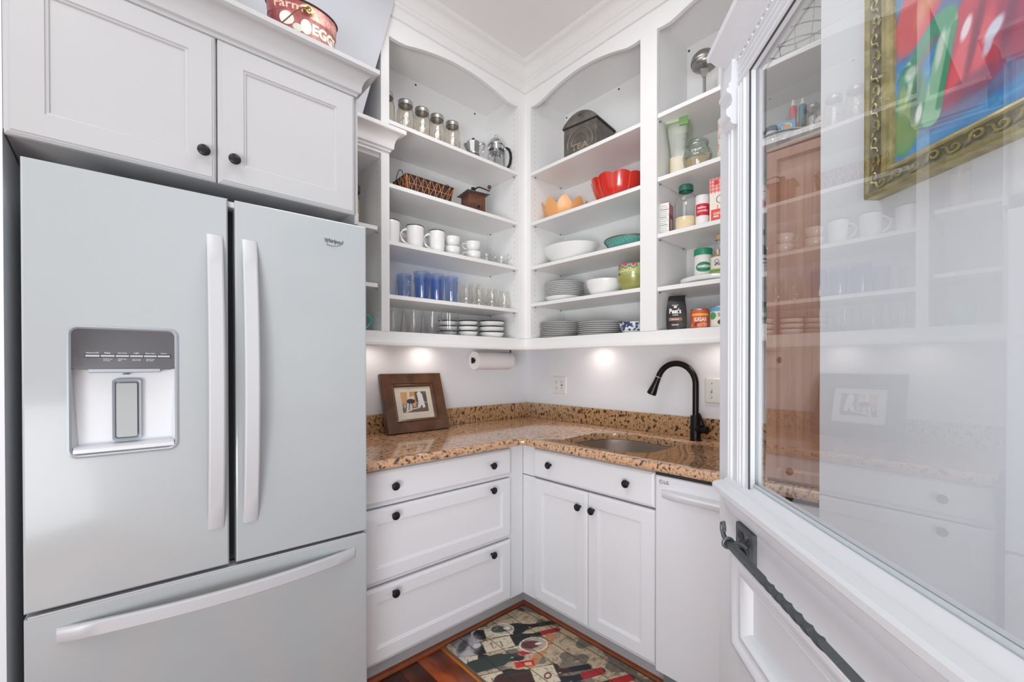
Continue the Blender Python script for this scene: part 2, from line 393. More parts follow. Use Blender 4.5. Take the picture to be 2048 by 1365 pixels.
def shelf_unit(name, label, x0, y0, rz, w, stiles, openings, shelves, sides, backs, ztop=2.885, railx=None, mitre=(0, 0)):
    t = thing(name, label, 'shelves', (x0, y0, 0), rz, None)
    build('face_frame', frame_mesh(w, stiles, openings), PAINT, t, smooth=False)
    P = rail(0, w)
    mb = MB().skin([[(0-mitre[0]*y, y, z) for y, z in P], [(w+mitre[1]*y, y, z) for y, z in P]], True, True, True)
    build('bottom_rail', mb, PAINT, t)
    for s in sides: build('side_panel', B(s[0], s[1], .019, DU-.001, 1.41, 2.93), PAINT, t, smooth=False)
    for a, b in backs:
        build('back_panel', B(a, b, DU-.007, DU-.001, 1.40, ztop), PAINT, t, smooth=False)
        build('top_panel', B(a, b, .019, DU-.001, ztop, ztop+.018), PAINT, t, smooth=False)
        build('bottom_panel', B(a, b, .019, DU-.001, 1.4172, 1.4352), PAINT, t, smooth=False)
    for a, b, z, f in shelves:
        build('shelf', B(a+.0015, b-.0015, f, DU-.009, z-.0195, z), PAINT, t, bevel=.0012)
    return t
DARK = mat('pin_hole_dark', (46, 42, 40), .7, bump=.02)
def pins(t, xs, zs, dirs):
    """metal shelf pins under each shelf corner"""
    for x, d in zip(xs, dirs):
        for z in zs:
            for yv in (.035, .262):
                mb = MB().tube([(x, yv, z-.0225), (x+d*.011, yv, z-.0225)], .0028, 8)
                build('shelf_pin', mb, GREY, t)
def holes(t, x, d, skip=()):
    mb = MB()
    for i in range(46):
        z = 1.47+.032*i-.02*(i//99)
        if z > 2.80: break
        for yv in (.035, .262): mb.box(x-.0004, x+.0004, yv-.0016, yv+.0016, z, z+.004)
    tag(build('pin_holes', mb, mat('pin_hole_grey', (150, 146, 142), .7, bump=.02), t, smooth=False), kind='stuff')
def anchor(t, x, z):
    mb = MB().tube([(x, DU-.007, z), (x, DU-.0085, z)], .0055, 12)
    build('anchor_screw', mb, DARK, t)
# unit on the left wall (local x = world y + 1.2289)
ZA = (1.6095, 1.8634, 2.1317, 2.4289); ZB = (1.6449, 1.8663, 2.13, 2.4265); ZC = (1.635, 1.879, 2.137, 2.428)
LA = -1.2289
uA = shelf_unit('wall_shelf_unit', 'white open shelf unit with arched top on the left wall, holding jars and mugs', DU, LA, PI/2, .9145,
    [(0, .0404), (.8584, .9145)], [(.0404, .8584)], [(.02, .8584, z, .004) for z in ZA], [(0, .019), (.8584, .8764)], [(.019, .8584)], mitre=(0, 1))
pins(uA, (.8584,), ZA, (-1,)); holes(uA, .858, -1); anchor(uA, .350, 2.8655); anchor(uA, .765, 2.8655)
# unit on the back wall, from the corner
uB = shelf_unit('wall_shelf_unit', 'white open shelf unit with arched top on the back wall, holding plates and tea tin', DU, -DU, 0, .8346,
    [(0, .0468), (.792, .8346)], [(.0468, .792)], [(.0468, .80, z, .004) for z in ZB], [(.0288, .0468), (.80, .8346)], [(.0468, .80)], mitre=(1, 0))
pins(uB, (.0468,), ZB, (1,)); holes(uB, .0472, 1); anchor(uB, .4607, 2.8655); anchor(uB, .062, 2.8655)
uC = shelf_unit('wall_shelf_unit', 'white open pantry shelf unit above the faucet, running on behind the door glass', 1.149, -DU, 0, .806,
    [(0, .0434), (.76, .806)], [(.0434, .76)], [(.0434, .76, z, .004) for z in ZC], [(.0, .036), (.76, .779)], [(.036, .76)])
for z in ZC:
    for yv in (.035, .262): build('shelf_pin', MB().tube([(.036, yv, z-.0225), (.047, yv, z-.0225)], .0028, 8), GREY, uC)
anchor(uC, .036+.01, 2.8642)
# narrow open unit left of it, lower, with its own crown
nt = thing('narrow_shelf_unit', 'narrow white open shelf column with small crown, between refrigerator and left wall shelves', 'shelves', (DU, -1.456, 0), PI/2)
build('face_frame', MB().box(0, .019, 0, .019, 1.4352, 2.256).box(.019, .2271, 0, .019, 2.256, 2.261).box(.0585, .2271, 0, .019, 2.261, 2.36), PAINT, nt, smooth=False)
P = rail(0, .2271)
build('bottom_rail', MB().skin([[(0, y, z) for y, z in P], [(.2271, y, z) for y, z in P]], True, True, True), PAINT, nt)
build('back_panel', B(.0, .2265, DU-.007, DU-.001, 1.40, 2.261), PAINT, nt, smooth=False)
build('side_panel', B(0, .018, .019, DU-.008, 1.40, 2.261), PAINT, nt, smooth=False)
build('top_panel', B(.018, .2265, .019, DU-.008, 2.24, 2.258), PAINT, nt, smooth=False)
build('bottom_panel', B(.018, .2265, .019, DU-.008, 1.4172, 1.4352), PAINT, nt, smooth=False)
for z in (1.653, 1.9166): build('shelf', B(.019, .2113, .004, DU-.009, z-.0185, z), PAINT, nt, bevel=.0012)
for z in (1.653, 1.9166): build('shelf_pin', MB().tube([(.214, .03, z-.022), (.225, .03, z-.022)], .003, 8), GREY, nt)
mb = MB()
for i in range(24): mb.box(.2257, .2263, .0335, .0365, 1.47+.032*i, 1.474+.032*i)
tag(build('pin_holes', mb, MATS['pin_hole_grey'], nt, smooth=False), kind='stuff')
cs = [(0, 2.268), (.008, 2.270), (.009, 2.280), (.017, 2.283), (.019, 2.292)]
cs += [(.019+.034*(1-math.cos(t)), 2.292+.055*math.sin(t)) for t in np.linspace(0, PI/2, 8)][1:]
cs += [(.058, 2.349), (.060, 2.352), (.060, 2.368), (0, 2.368)]
mb = MB().skin([[(.0585, -o, z) for o, z in cs], [(.264+o, -o, z) for o, z in cs], [(.264+o, -.0005, z) for o, z in cs]], True, True, True)
build('crown', mb, TRIMP, nt, ang=28)

# ================================================================== CABINET OVER THE REFRIGERATOR
fc = thing('refrigerator_cabinet', 'white two-door wall cabinet with crown moulding above the refrigerator', 'cabinet', (.625, -2.318, 0), PI/2)
WF = .852
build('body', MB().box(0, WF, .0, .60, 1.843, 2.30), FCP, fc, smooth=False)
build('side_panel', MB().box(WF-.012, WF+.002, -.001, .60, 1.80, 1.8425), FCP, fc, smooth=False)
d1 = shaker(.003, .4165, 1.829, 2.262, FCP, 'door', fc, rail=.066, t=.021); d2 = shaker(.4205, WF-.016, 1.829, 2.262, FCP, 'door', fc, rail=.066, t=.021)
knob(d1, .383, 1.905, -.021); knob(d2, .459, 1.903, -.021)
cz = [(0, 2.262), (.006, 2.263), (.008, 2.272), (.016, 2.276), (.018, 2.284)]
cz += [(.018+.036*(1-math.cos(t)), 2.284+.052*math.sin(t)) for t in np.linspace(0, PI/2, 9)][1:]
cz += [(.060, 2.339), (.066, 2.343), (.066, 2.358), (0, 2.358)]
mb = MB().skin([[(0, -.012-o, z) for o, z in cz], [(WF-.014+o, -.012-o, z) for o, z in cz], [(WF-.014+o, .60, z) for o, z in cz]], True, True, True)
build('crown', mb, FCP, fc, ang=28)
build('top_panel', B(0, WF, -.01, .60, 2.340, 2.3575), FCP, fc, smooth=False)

# ================================================================== REFRIGERATOR
fr = thing('refrigerator', 'white french door refrigerator with ice and water dispenser, left of the counter', 'refrigerator', (.712, -2.283, 0), math.atan2(.7975, .033))
FW = .798
build('cabinet_body', B(.004, FW-.004, .078, .66, .05, 1.735), FRW, fr, bevel=.004)
build('gasket', B(.012, FW-.012, .060, .079, .07, 1.74), DARKGAP, fr, smooth=False)
k = 7
inner = rrect(.0755, .2785, 1.0535, 1.3715, .017, k)
def dout(x0, x1, z0, z1): return outer_for(inner, x0, x1, z0, z1, k)
Z0, Z1 = .699, 1.7594
L = [[(x, .055, z) for x, z in dout(0, .396, Z0, Z1)], [(x, .004, z) for x, z in dout(0, .396, Z0, Z1)], [(x, 0, z) for x, z in dout(.004, .392, Z0+.004, Z1-.004)],
     [(x, 0, z) for x, z in inner], [(x, .036, z) for x, z in rrect(.0775, .2765, 1.0555, 1.3695, .015, k)]]
ld = build('left_door', MB().skin(L, True, True, True), FRW, fr, smooth=False)
rd = build('right_door', MB().skin([[(x, y, z) for x, z in ((.413+i, Z0+i), (FW-i, Z0+i), (FW-i, Z1-i), (.413+i, Z1-i))] for i, y in ((0, .055), (0, .004), (.0012, .0012), (.004, 0))], True, True, True), FRW, fr, smooth=False)
fz = build('freezer_drawer', MB().skin([[(x, y, z) for x, z in ((i, .06+i), (FW-i, .06+i), (FW-i, .686-i), (i, .686-i))] for i, y in ((0, .058), (0, .004), (.0012, .0012), (.004, 0))], True, True, True), FRW, fr, smooth=False)
build('drawer_lip', B(.006, FW-.006, -.001+.004, .05, .6862, .690), FRH, fr, smooth=False)
build('foot_grille', B(.02, FW-.02, .07, .10, .0, .055), GREY, fr, smooth=False)
build('hinge_cover', B(.375, .43, .015, .07, 1.7395, 1.757), FRH, fr, bevel=.004)
build('hinge_cover', B(FW-.05, FW-.01, .03, .12, 1.737, 1.7585), FRH, fr, bevel=.004)
def bow(p0, p1, w, axis, dep=.046, t=.012, n=18):
    """curved flat bar handle: bows out of the door between its two fixed ends"""
    L = []
    for i in range(n+1):
        u = i/n; c = p0+(p1-p0)*u; y = -.006-dep*math.sin(PI*u)**.8 if 0 < u < 1 else -.004
        ins = .004 if 0 < i < n else .006
        a, b = -w/2, w/2
        ring = [(a, y+t), (a, y+.003), (a+ins, y), (b-ins, y), (b, y+.003), (b, y+t)]
        L.append([((axis[1]+q, yy, c) if axis[0] == 'z' else (c, yy, axis[1]+q)) for q, yy in ring])
    return MB().skin(L, True, True, True)
build('handle', bow(.811, 1.648, .037, ('z', .3645)), FRH, ld); build('handle', bow(.811, 1.648, .037, ('z', .4490)), FRH, rd)
build('handle', bow(.052, .755, .037, ('x', .6315), dep=.05), FRH, fz)
# dispenser (sub-parts of the left door)
DX0, DX1 = .0755, .2785
i1 = rrect(DX0-.004, DX1+.004, 1.0495, 1.3755, .02, k); i2 = rrect(DX0+.004, DX1-.004, 1.0575, 1.3675, .014, k); i15 = rrect(DX0, DX1, 1.0535, 1.3715, .018, k)
build('dispenser_bezel', MB().skin([[(x, .001, z) for x, z in i1], [(x, -.0025, z) for x, z in i1], [(x, -.004, z) for x, z in i15], [(x, -.001, z) for x, z in i2], [(x, .004, z) for x, z in i2]]), SILV, ld)
up = rrect(DX0+.003, DX1-.003, 1.266, 1.3685, .010, k)
build('control_panel', MB().skin([[(x, .03, z) for x, z in up], [(x, .002+(1.3685-z)*.03, z) for x, z in up]], True, True, True), DARKCHR, ld)
build('recess', MB().skin([[(x, y, z) for x, z in ((DX0+.003, 1.268), (DX1-.003, 1.268), (DX1-.003-s, 1.068+s), (DX0+.003+s, 1.068+s))] for s, y in ((0, .003), (.010, .0348))], True, False, True), mat('dispenser_white', (214, 217, 220), .3, coat=.3, bump=.02), ld)
build('spout_bar', B(.108, .246, -.008, .026, 1.2585, 1.2685), SILV, ld, bevel=.003)
pr = rrect(.150, .206, 1.082, 1.242, .008, k); pr2 = rrect(.155, .201, 1.088, 1.236, .005, k); pr3 = rrect(.158, .198, 1.092, 1.231, .004, k)
build('paddle_frame', MB().skin([[(x, .033, z) for x, z in pr], [(x, .022, z) for x, z in pr], [(x, .024, z) for x, z in pr2], [(x, .030, z) for x, z in pr2]], True, True, True), mat('paddle_frame_grey', (148, 156, 164), .4, bump=.03), ld)
build('paddle', MB().skin([[(x, .030, z) for x, z in pr3], [(x, .018, z) for x, z in pr3]], True, True, True), mat('paddle_grey', (166, 170, 170), .4, bump=.03), ld)
build('drip_tray', MB().skin([[(x, y, z) for y, z in ((.034, 1.058), (.004, 1.0575), (-.003, 1.062), (-.003, 1.070), (.004, 1.0745), (.034, 1.077))] for x in (DX0+.006, DX1-.006)], True, True, True), MATS['dispenser_white'], ld)
build('sensor_slot', B(.170, .184, .0235, .030, 1.2535, 1.2555), DARKGAP, ld, smooth=False)
LCD = mat('button_light_grey', (176, 182, 186), .3, bump=.02); WT = mat('print_white', (235, 238, 240), .5, bump=.02)
for i in range(6):
    xb = .1035+i*.0272
    build('button', B(xb, xb+.0255, .0022, .006, 1.2985, 1.3035), LCD, ld, bevel=.0006)
build('button_surround', B(.1015, .268, .0028, .006, 1.2965, 1.3055), DARKGAP, ld, smooth=False)
for i, (s_, w_) in enumerate((('Measured Fill', .022), ('Filter', .011), ('Fast Cool', .016), ('Light', .009), ('Water Filter', .020), ('Options', .012))):
    text(s_, WT, ld, w=w_, x=.116+i*.0272, y=.0025, z=1.3085)
for i, s_ in ((1, 'Hold 3 sec\nto reset'), (2, 'Hold 3 sec\nlock'), (3, 'Hold 3 sec for\ndispenser light'), (4, 'Hold 3 sec\nfor water')):
    text(s_, WT, ld, w=.016, x=.116+i*.0272, y=.003, z=1.2915)
LOGO = mat('logo_steel', (120, 122, 126), .25, metal=.8, bump=.02)
text('Whirlpool', LOGO, rd, w=.060, h=.0165, x=.690, y=-.0012, z=1.688, shear=.2, bold=.03, name='maker_lettering')
sw = MB().tube([(.690+.024*math.cos(a)*1.05, -.0014, 1.6845+.010*math.sin(a)+.004*math.cos(a)) for a in np.linspace(2.6, 6.6, 22)], .0011, 5)
build('maker_swoosh', sw, LOGO, rd)

# ================================================================== DRAWER BASE
db = thing('drawer_base_cabinet', 'white three-drawer base cabinet with black knobs, right of the refrigerator', 'cabinet', (.61, -1.455, 0), PI/2)
WD = .748
mb = MB().box(0, WD+.097-.002, .022, .60, .112, .872)
for z0, z1 in ((.112, .4165), (.4208, .7192), (.7235, .872)): mb.box(0, WD+.0005, 0, .0219, z0, z1)
mb.box(WD+.0008, WD+.095, 0, .0219, .112, .872)
build('body', mb, LOWP, db, smooth=False)
build('toe_kick', MB().box(0, WD+.1815, .072, .085, 0, .1118), mat('toe_kick_grey', (178, 176, 178), .6, bump=.05), db, smooth=False)
s1 = frameloops(0, WD, .739, .866, [(0, 0), (0, -.010), (.003, -.015), (.010, -.0195), (.0105, -.02)], LOWP, 'drawer', db)
s2 = shaker(0, WD, .434, .719, LOWP, 'drawer', db); s3 = shaker(0, WD, .124, .416, LOWP, 'drawer', db)
for dd, zz in ((s1, .802), (s2, .686), (s3, .381)):
    knob(dd, .1265, zz); knob(dd, .622, zz)
# ================================================================== SINK BASE
sb = thing('sink_base_cabinet', 'white base cabinet with two doors and a false drawer front under the sink', 'cabinet', (.61, -.61, 0), 0)
build('body', MB().box(0, .7575, .022, .60, .112, .69).box(0, .0925, 0, .0219, .112, .69).box(.0935, .4282, 0, .0219, .112, .69).box(.4298, .7575, 0, .0219, .112, .69), LOWP, sb, smooth=False)
build('front_rail', MB().box(0, .7575, 0, .02, .6905, .7185).box(0, .7575, 0, .02, .7232, .872), LOWP, sb, smooth=False)
build('toe_kick', MB().box(-.0715, .7575, .072, .085, 0, .1118), MATS['toe_kick_grey'], sb, smooth=False)
f1 = frameloops(.094, .7545, .7285, .866, [(0, 0), (0, -.010), (.003, -.015), (.010, -.0195), (.0105, -.02)], LOWP, 'false_drawer_front', sb)
knob(f1, .2125, .804); knob(f1, .6386, .803)
e1 = shaker(.094, .4275, .127, .718, LOWP, 'door', sb); e2 = shaker(.4305, .7545, .127, .718, LOWP, 'door', sb)
knob(e1, .3916, .650); knob(e2, .4662, .651)
# ================================================================== DISHWASHER
dw = thing('dishwasher', 'white dishwasher with curved bar handle, right of the sink cabinet', 'dishwasher', (1.3735, -.61, 0), 0)
build('tub', B(.004, .575, .03, .58, .012, .86), GREY, dw, smooth=False)
build('door_panel', MB().skin([[(x, y, z) for x, z in ((.0015+i, .118+i), (.580-i, .118+i), (.580-i, .862-i), (.0015+i, .862-i))] for i, y in ((0, .028), (0, -.026), (.003, -.029), (.004, -.030))], True, True, True), DWW, dw, smooth=False)
build('vent_gap', B(.002, .579, -.0285, .028, .8625, .8765), DARKGAP, dw, smooth=False)
build('toe_panel', B(.004, .578, .05, .07, 0.0, .117), DARKGAP, dw, smooth=False)
hp = [(-.030, .815), (-.062, .812), (-.066, .806), (-.062, .793), (-.048, .782), (-.030, .776)]
L = []
for i in range(17):
    u = i/16; x = .030+.52*u; q = min(1, math.sin(PI*u)*1.8+.15) if 0 < u < 1 else .12
    L.append([(x, -.030+(y+.030)*q, .800+(z-.800)*(1 if 0 < i < 16 else .8)) for y, z in hp])
build('handle', MB().skin(L, True, True, True), DWW, dw)
text('LG', LOGO, dw, h=.0125, x=.0470, y=-.0304, z=.8395, bold=.02, name='maker_lettering')
mb = MB().lathe([(.0068, 0), (.0082, 0), (.0082, .0006), (.0068, .0006)], seg=24)
mb.v = [(a+.0265, -.030-c, b+.8395) for a, b, c in mb.v]; build('maker_emblem', mb, LOGO, dw)
build('maker_emblem', MB().box(.0225, .0236, -.0306, -.030, .8395, .8445).box(.0225, .0265, -.0306, -.030, .8385, .8395).box(.0262, .0272, -.0306, -.030, .8360, .8430), LOGO, dw, smooth=False)

# ================================================================== COUNTERTOP
DC = .662
def Lp(o, z): f = DC-o; return [(.001, -1.462, z), (f, -1.462, z), (f, -f-.012, z), (f+.012, -f, z), (1.9555, -f, z), (1.9555, -.001, z), (.001, -.001, z)]
sinkpts = [(.840, -.548), (.907, -.571), (1.031, -.592), (1.145, -.583), (1.235, -.556), (1.276, -.515), (1.287, -.44), (1.284, -.36), (1.276, -.28), (1.262, -.215), (1.226, -.180), (1.142, -.163), (1.01, -.151), (.919, -.162), (.845, -.205), (.808, -.290), (.800, -.385), (.806, -.475), (.818, -.525)]
def catmull(P, k=3):
    n = len(P); out = []
    for i in range(n):
        p0, p1, p2, p3 = (np.array(P[(i+j-1) % n]) for j in range(4))
        for t in np.linspace(0, 1, k, endpoint=False):
            out.append(tuple(.5*((2*p1)+(-p0+p2)*t+(2*p0-5*p1+4*p2-p3)*t*t+(-p0+3*p1-3*p2+p3)*t**3)))
    return out
sk = catmull(sinkpts); cc = np.mean(sk, 0)
def skl(grow, z, sc=1.0): return [tuple(cc+(np.array(p)-cc)*sc*(1+grow/max(.05, np.linalg.norm(np.array(p)-cc))))+(z,) for p in sk]
ct = thing('countertop', 'speckled tan and black granite countertop in an L shape with rounded front edge', 'countertop', (0, 0, 0))
bm = bmesh.new()
def ring(pts):
    vs = [bm.verts.new(p) for p in pts]; return vs, [bm.edges.new((vs[i], vs[(i+1) % len(vs)])) for i in range(len(vs))]
v1, e1_ = ring(Lp(.012, HC)); v2, e2_ = ring(skl(.004, HC))
bmesh.ops.triangle_fill(bm, edges=e1_+e2_, use_beauty=True)
me = bpy.data.meshes.new('top_slab'); bm.to_mesh(me); bm.free()
mb = MB(); mb.v = [tuple(v.co) for v in me.vertices]; mb.f = [tuple(p.vertices) for p in me.polygons]
prof = [(.012, HC)]+[(.012-.012*math.sin(t), HC-.014*(1-math.cos(t))) for t in np.linspace(0, PI/2, 6)][1:]+[(.0, HC-.024)]+[(.012-.012*math.cos(t), HC-.024-.012*math.sin(t)) for t in np.linspace(0, PI/2, 5)][1:]+[(.05, HC-.036)]
mb.skin([Lp(o, z) for o, z in prof]); mb.skin([skl(.004, HC), skl(.001, HC-.002), skl(0, HC-.006), skl(0, HC-.034), skl(.02, HC-.036)])
build('slab', mb, GRAN, ct, ang=40)
build('splash', MB().box(.0005, .02, -1.462, -.0005, HC+.0003, 1.014), GRANE, ct, bevel=.002)
build('splash', MB().box(.0202, 1.9555, -.02, -.0005, HC+.0003, 1.014), GRANE, ct, bevel=.002)
# sink
st = thing('undermount_sink', 'brushed steel undermount sink with curved back, set in the granite', 'sink', (0, 0, 0))
lo = [skl(.012, HC-.0365), skl(.004, HC-.0365), skl(.002, HC-.045), skl(0, HC-.14, .97), skl(0, HC-.175, .92), skl(0, HC-.19, .84), skl(0, HC-.194, .5)]
build('bowl', MB().skin(lo, True, False, True), SINKM, st, ang=50)
build('drain', MB().lathe([(.045, 0), (.043, .003), (.03, .001), (.028, -.002), (.001, -.002)], (cc[0], cc[1], HC-.1935)), CHROME, st)
# faucet
fa = thing('faucet', 'dark bronze pull-down gooseneck faucet with side lever behind the sink', 'faucet', (1.277, -.100, HC), 0)
build('base_body', MB().lathe([(.0285, 0), (.0285, .006), (.0255, .008), (.0250, .012), (.0250, .118), (.0235, .1205), (.016, .1205)], cap0=True, cap1=True), FAUC, fa)
ns = [(0, 0, .115), (0, 0, .20)]; R_ = .098
ns += [(0, 0, .215)]+[(-.0+(-R_+R_*math.cos(t))*.98, -.008*(1-math.cos(t)), .270+R_*1.02*math.sin(t)) for t in np.linspace(0, math.radians(160), 20)]
build('gooseneck', MB().tube(ns, .0148, 16), FAUC, fa)
e = Vector(ns[-1]); d = (Vector(ns[-1])-Vector(ns[-2])).normalized()
build('collar', MB().tube([e-d*.001, e+d*.004], .0155, 16), CHROME, fa)
build('spray_head', MB().tube([e+d*.004, e+d*.012, e+d*.03, e+d*.055, e+d*.085, e+d*.098, e+d*.100], [.0145, .0150, .0158, .0185, .0235, .0245, .020], 18), FAUC, fa)
side = d.cross(Vector((0, 1, 0))).normalized()
for q in (.022, .034, .046): build('spray_button', MB().ball(tuple(e+d*q+side*0+Vector((.004, -.0165, 0))), .004, 8, 6), BLACKM, fa)
mb = MB().tube([(.010, -.004, .058), (.034, -.010, .058)], .0205, 16); build('valve', mb, FAUC, fa)
build('valve', MB().tube([(.034, -.010, .058), (.036, -.0105, .058), (.062, -.017, .058), (.064, -.0175, .058)], [.0165, .018, .0195, .0185], 16), FAUC, fa)
build('lever', MB().skin([[(.047+a, -.012+b, .076) for a, b in ((-.008, -.004), (.008, -.004), (.008, .004), (-.008, .004))], [(.022+a, -.008+b, .130) for a, b in ((-.005, -.003), (.005, -.003), (.005, .003), (-.005, .003))], [(.014+a, -.006+b, .136) for a, b in ((-.005, -.003), (.005, -.003), (.005, .003), (-.005, .003))]], True, True, True), FAUC, fa, bevel=.001)

# ================================================================== OLD HALF-GLASS DOOR (open, on the right)
th = math.radians(131.9)
tv = Vector((math.cos(th), math.sin(th), 0)); nv = Vector((tv.y, -tv.x, 0))
dorg = Vector((CAM.x, CAM.y, 0))+nv*.333+tv*.949
dr = bpy.data.objects.new('door_1', None); COL.objects.link(dr); dr.location = dorg; dr.rotation_euler.z = th-PI; dr['kind'] = 'structure'
DWD = .80; GX0, GX1, GZ0, GZ1 = .142, .70, 1.062, 1.802
DT = .034
def dbuild(n, mb, M=DOORP, **k): return build(n, mb, M, dr, **k)
dbuild('stile', MB().prism([(0, .02), (.095, .02), (.095, .925), (GX0, .925), (GX0, 1.90), (0, 1.90)], 'y', 0, .011).prism([(0, .02), (.095, .02), (.095, .925), (GX0-.026, .925), (GX0-.026, 1.90), (0, 1.90)], 'y', .011, .034), smooth=False); dbuild('stile', MB().prism([(DWD, .02), (GX1+.047, .02), (GX1+.047, .925), (GX1, .925), (GX1, 1.90), (DWD, 1.90)], 'y', 0, .011).prism([(DWD, .02), (GX1+.047, .02), (GX1+.047, .925), (GX1+.026, .925), (GX1+.026, 1.90), (DWD, 1.90)], 'y', .011, .034), smooth=False)
dbuild('top_rail', MB().box(GX0, GX1, .0, .011, GZ1, 1.90).box(GX0-.0255, GX1+.0255, .0111, .034, GZ1+.020, 1.90), smooth=False)
# middle and bottom rails with the recessed panel
dbuild('middle_rail', B(.1421, GX1-.0001, 0, .0135, .925, GZ0-.014), smooth=False)
dbuild('lock_rail', B(.0951, GX1+.0469, 0, DT, .655, .740), smooth=False)
dbuild('bottom_rail', B(.0951, GX1+.0469, 0, DT, .02, .16), smooth=False)
for z0, z1 in ((.740, .925), (.16, .655)):
    L = [[(x, y, z) for x, z in ((.085+i, z0+i), (GX1+.057-i, z0+i), (GX1+.057-i, z1-i), (.085+i, z1-i))] for i, y in ((0, .0), (.002, -.008), (.006, -.011), (.012, -.010), (.018, -.006), (.030, -.004), (.034, -.006), (.038, -.004), (.046, .006), (.050, .012), (.0505, .014))]
    dbuild('panel_moulding', MB().skin(L, True, False, False), ang=60)
    dbuild('panel', B(.130, GX1+.012, .012, .028, z0+.04, z1-.04), smooth=False)
# flutes and beads on the visible stile, round the glass
for xx, w_ in ((.052, .010), (.066, .006), (.098, .008), (.110, .005), (.122, .010)):
    dbuild('stile_bead', MB().skin([[(xx-w_/2, 0, z), (xx-w_/4, -.0035, z), (xx+w_/4, -.0035, z), (xx+w_/2, 0, z)] for z in (1.050, 1.80)], True, True, True))
for zz, w_ in ((1.808, .010), (1.822, .008), (1.834, .010), (1.845, .006)):
    dbuild('head_bead', MB().skin([[(x, 0, zz-w_/2), (x, -.004, zz-w_/4), (x, -.004, zz+w_/4), (x, 0, zz+w_/2)] for x in (.10, GX1+.03)], True, True, True))
# ledge under the glass
sp = [(0, .985), (-.004, .990), (-.006, 1.000), (-.011, 1.004), (-.013, 1.016), (-.019, 1.022), (-.024, 1.024), (-.030, 1.030), (-.031, 1.040), (-.027, 1.0445), (-.012, 1.0485), (-.010, 1.0465), (-.0065, 1.0495), (-.002, 1.0535), (.0135, 1.0615), (.0135, .985)]
dbuild('ledge', MB().skin([[(x, y, z) for y, z in sp] for x in (.046, .78)], True, True, True), ang=30)
# caulk line and the back stop seen through the glass
CAULK = mat('dark_caulk', (70, 74, 78), .8, bump=.6, bscale=160)
dbuild('glazing_putty', MB().box(GX0-.0005, GX0+.0016, -.0005, .0022, GZ0-.006, GZ1).box(GX0, GX1, -.0005, .0022, GZ1-.0016, GZ1+.0005), CAULK, smooth=False)
dbuild('glazing_bead', MB().tube([(GX0, .0105, GZ0+.0002), (GX1, .0105, GZ0+.0002)], .0030, 8), mat('grey_bead', (186, 194, 198), .6, bump=.4, bscale=120))
dbuild('glass_stop', MB().box(GX0-.0255, GX0-.012, .0165, .026, GZ0, GZ1+.012).box(GX0-.0255, GX1, .0165, .026, GZ1+.010, GZ1+.0195).box(GX0-.0255, GX1, .0165, .026, GZ0-.014, GZ0+.001), smooth=False)
build('glass_pane', MB().add([(GX0-.020, .0140, GZ0-.012), (GX1+.020, .0140, GZ0-.012), (GX1+.020, .0140, GZ1+.015), (GX0-.020, .0140, GZ1+.015)], [(0, 1, 2, 3)]), PANE, dr, smooth=False)
# entablature: carved band and cornice
cp = [(0, 1.884), (-.004, 1.885), (-.006, 1.890), (-.010, 1.893), (-.011, 1.898), (-.017, 1.903), (-.024, 1.911), (-.030, 1.922), (-.036, 1.926), (-.037, 1.938), (.0, 1.942)]
cp = [(y, z-.030) for y, z in cp]
mb = MB().skin([[(.062+y, .02, z) for y, z in cp], [(.062+y, y, z) for y, z in cp], [(.79, y, z) for y, z in cp]], True, True, True)
dbuild('cornice', mb, ang=30)
mb = MB()
x = .100
i = 0
while x < .74:
    # carved vee and egg ornament, raised from the band
    mb.skin([[(x, -.0002, 1.851), (x+.009, -.0002, 1.876), (x+.018, -.0002, 1.851), (x+.014, -.0002, 1.851), (x+.009, -.0002, 1.866), (x+.004, -.0002, 1.851)],
             [(x+.001, -.0035, 1.852), (x+.009, -.0035, 1.874), (x+.017, -.0035, 1.852), (x+.0145, -.0035, 1.852), (x+.009, -.0035, 1.868), (x+.0035, -.0035, 1.852)]], True, False, True)
    mb.lathe([(.0045, -.0), (.0038, .002), (.002, .0035), (.0001, .004)], (0, 0, 0), 8)
    n = 8*4
    for q in range(len(mb.v)-n, len(mb.v)):
        a, b, c_ = mb.v[q]; mb.v[q] = (x+.018+a*.8, -c_, 1.868+b*1.4)
    x += .018; i += 1
tag(dbuild('carved_band', mb, smooth=False), kind='stuff')
# stepped bracket at the end of the entablature
bp_ = [(0, 1.735), (-.010, 1.737), (-.013, 1.741), (-.013, 1.747), (-.019, 1.751), (-.021, 1.756), (-.021, 1.764), (-.012, 1.772), (-.010, 1.782), (-.012, 1.792), (-.020, 1.797), (-.021, 1.803), (-.016, 1.806), (-.017, 1.812), (-.012, 1.818), (-.011, 1.858), (0, 1.86)]
dbuild('bracket', MB().skin([[(x, y, z) for y, z in bp_] for x in (.050, .090)], True, True, True), ang=30)
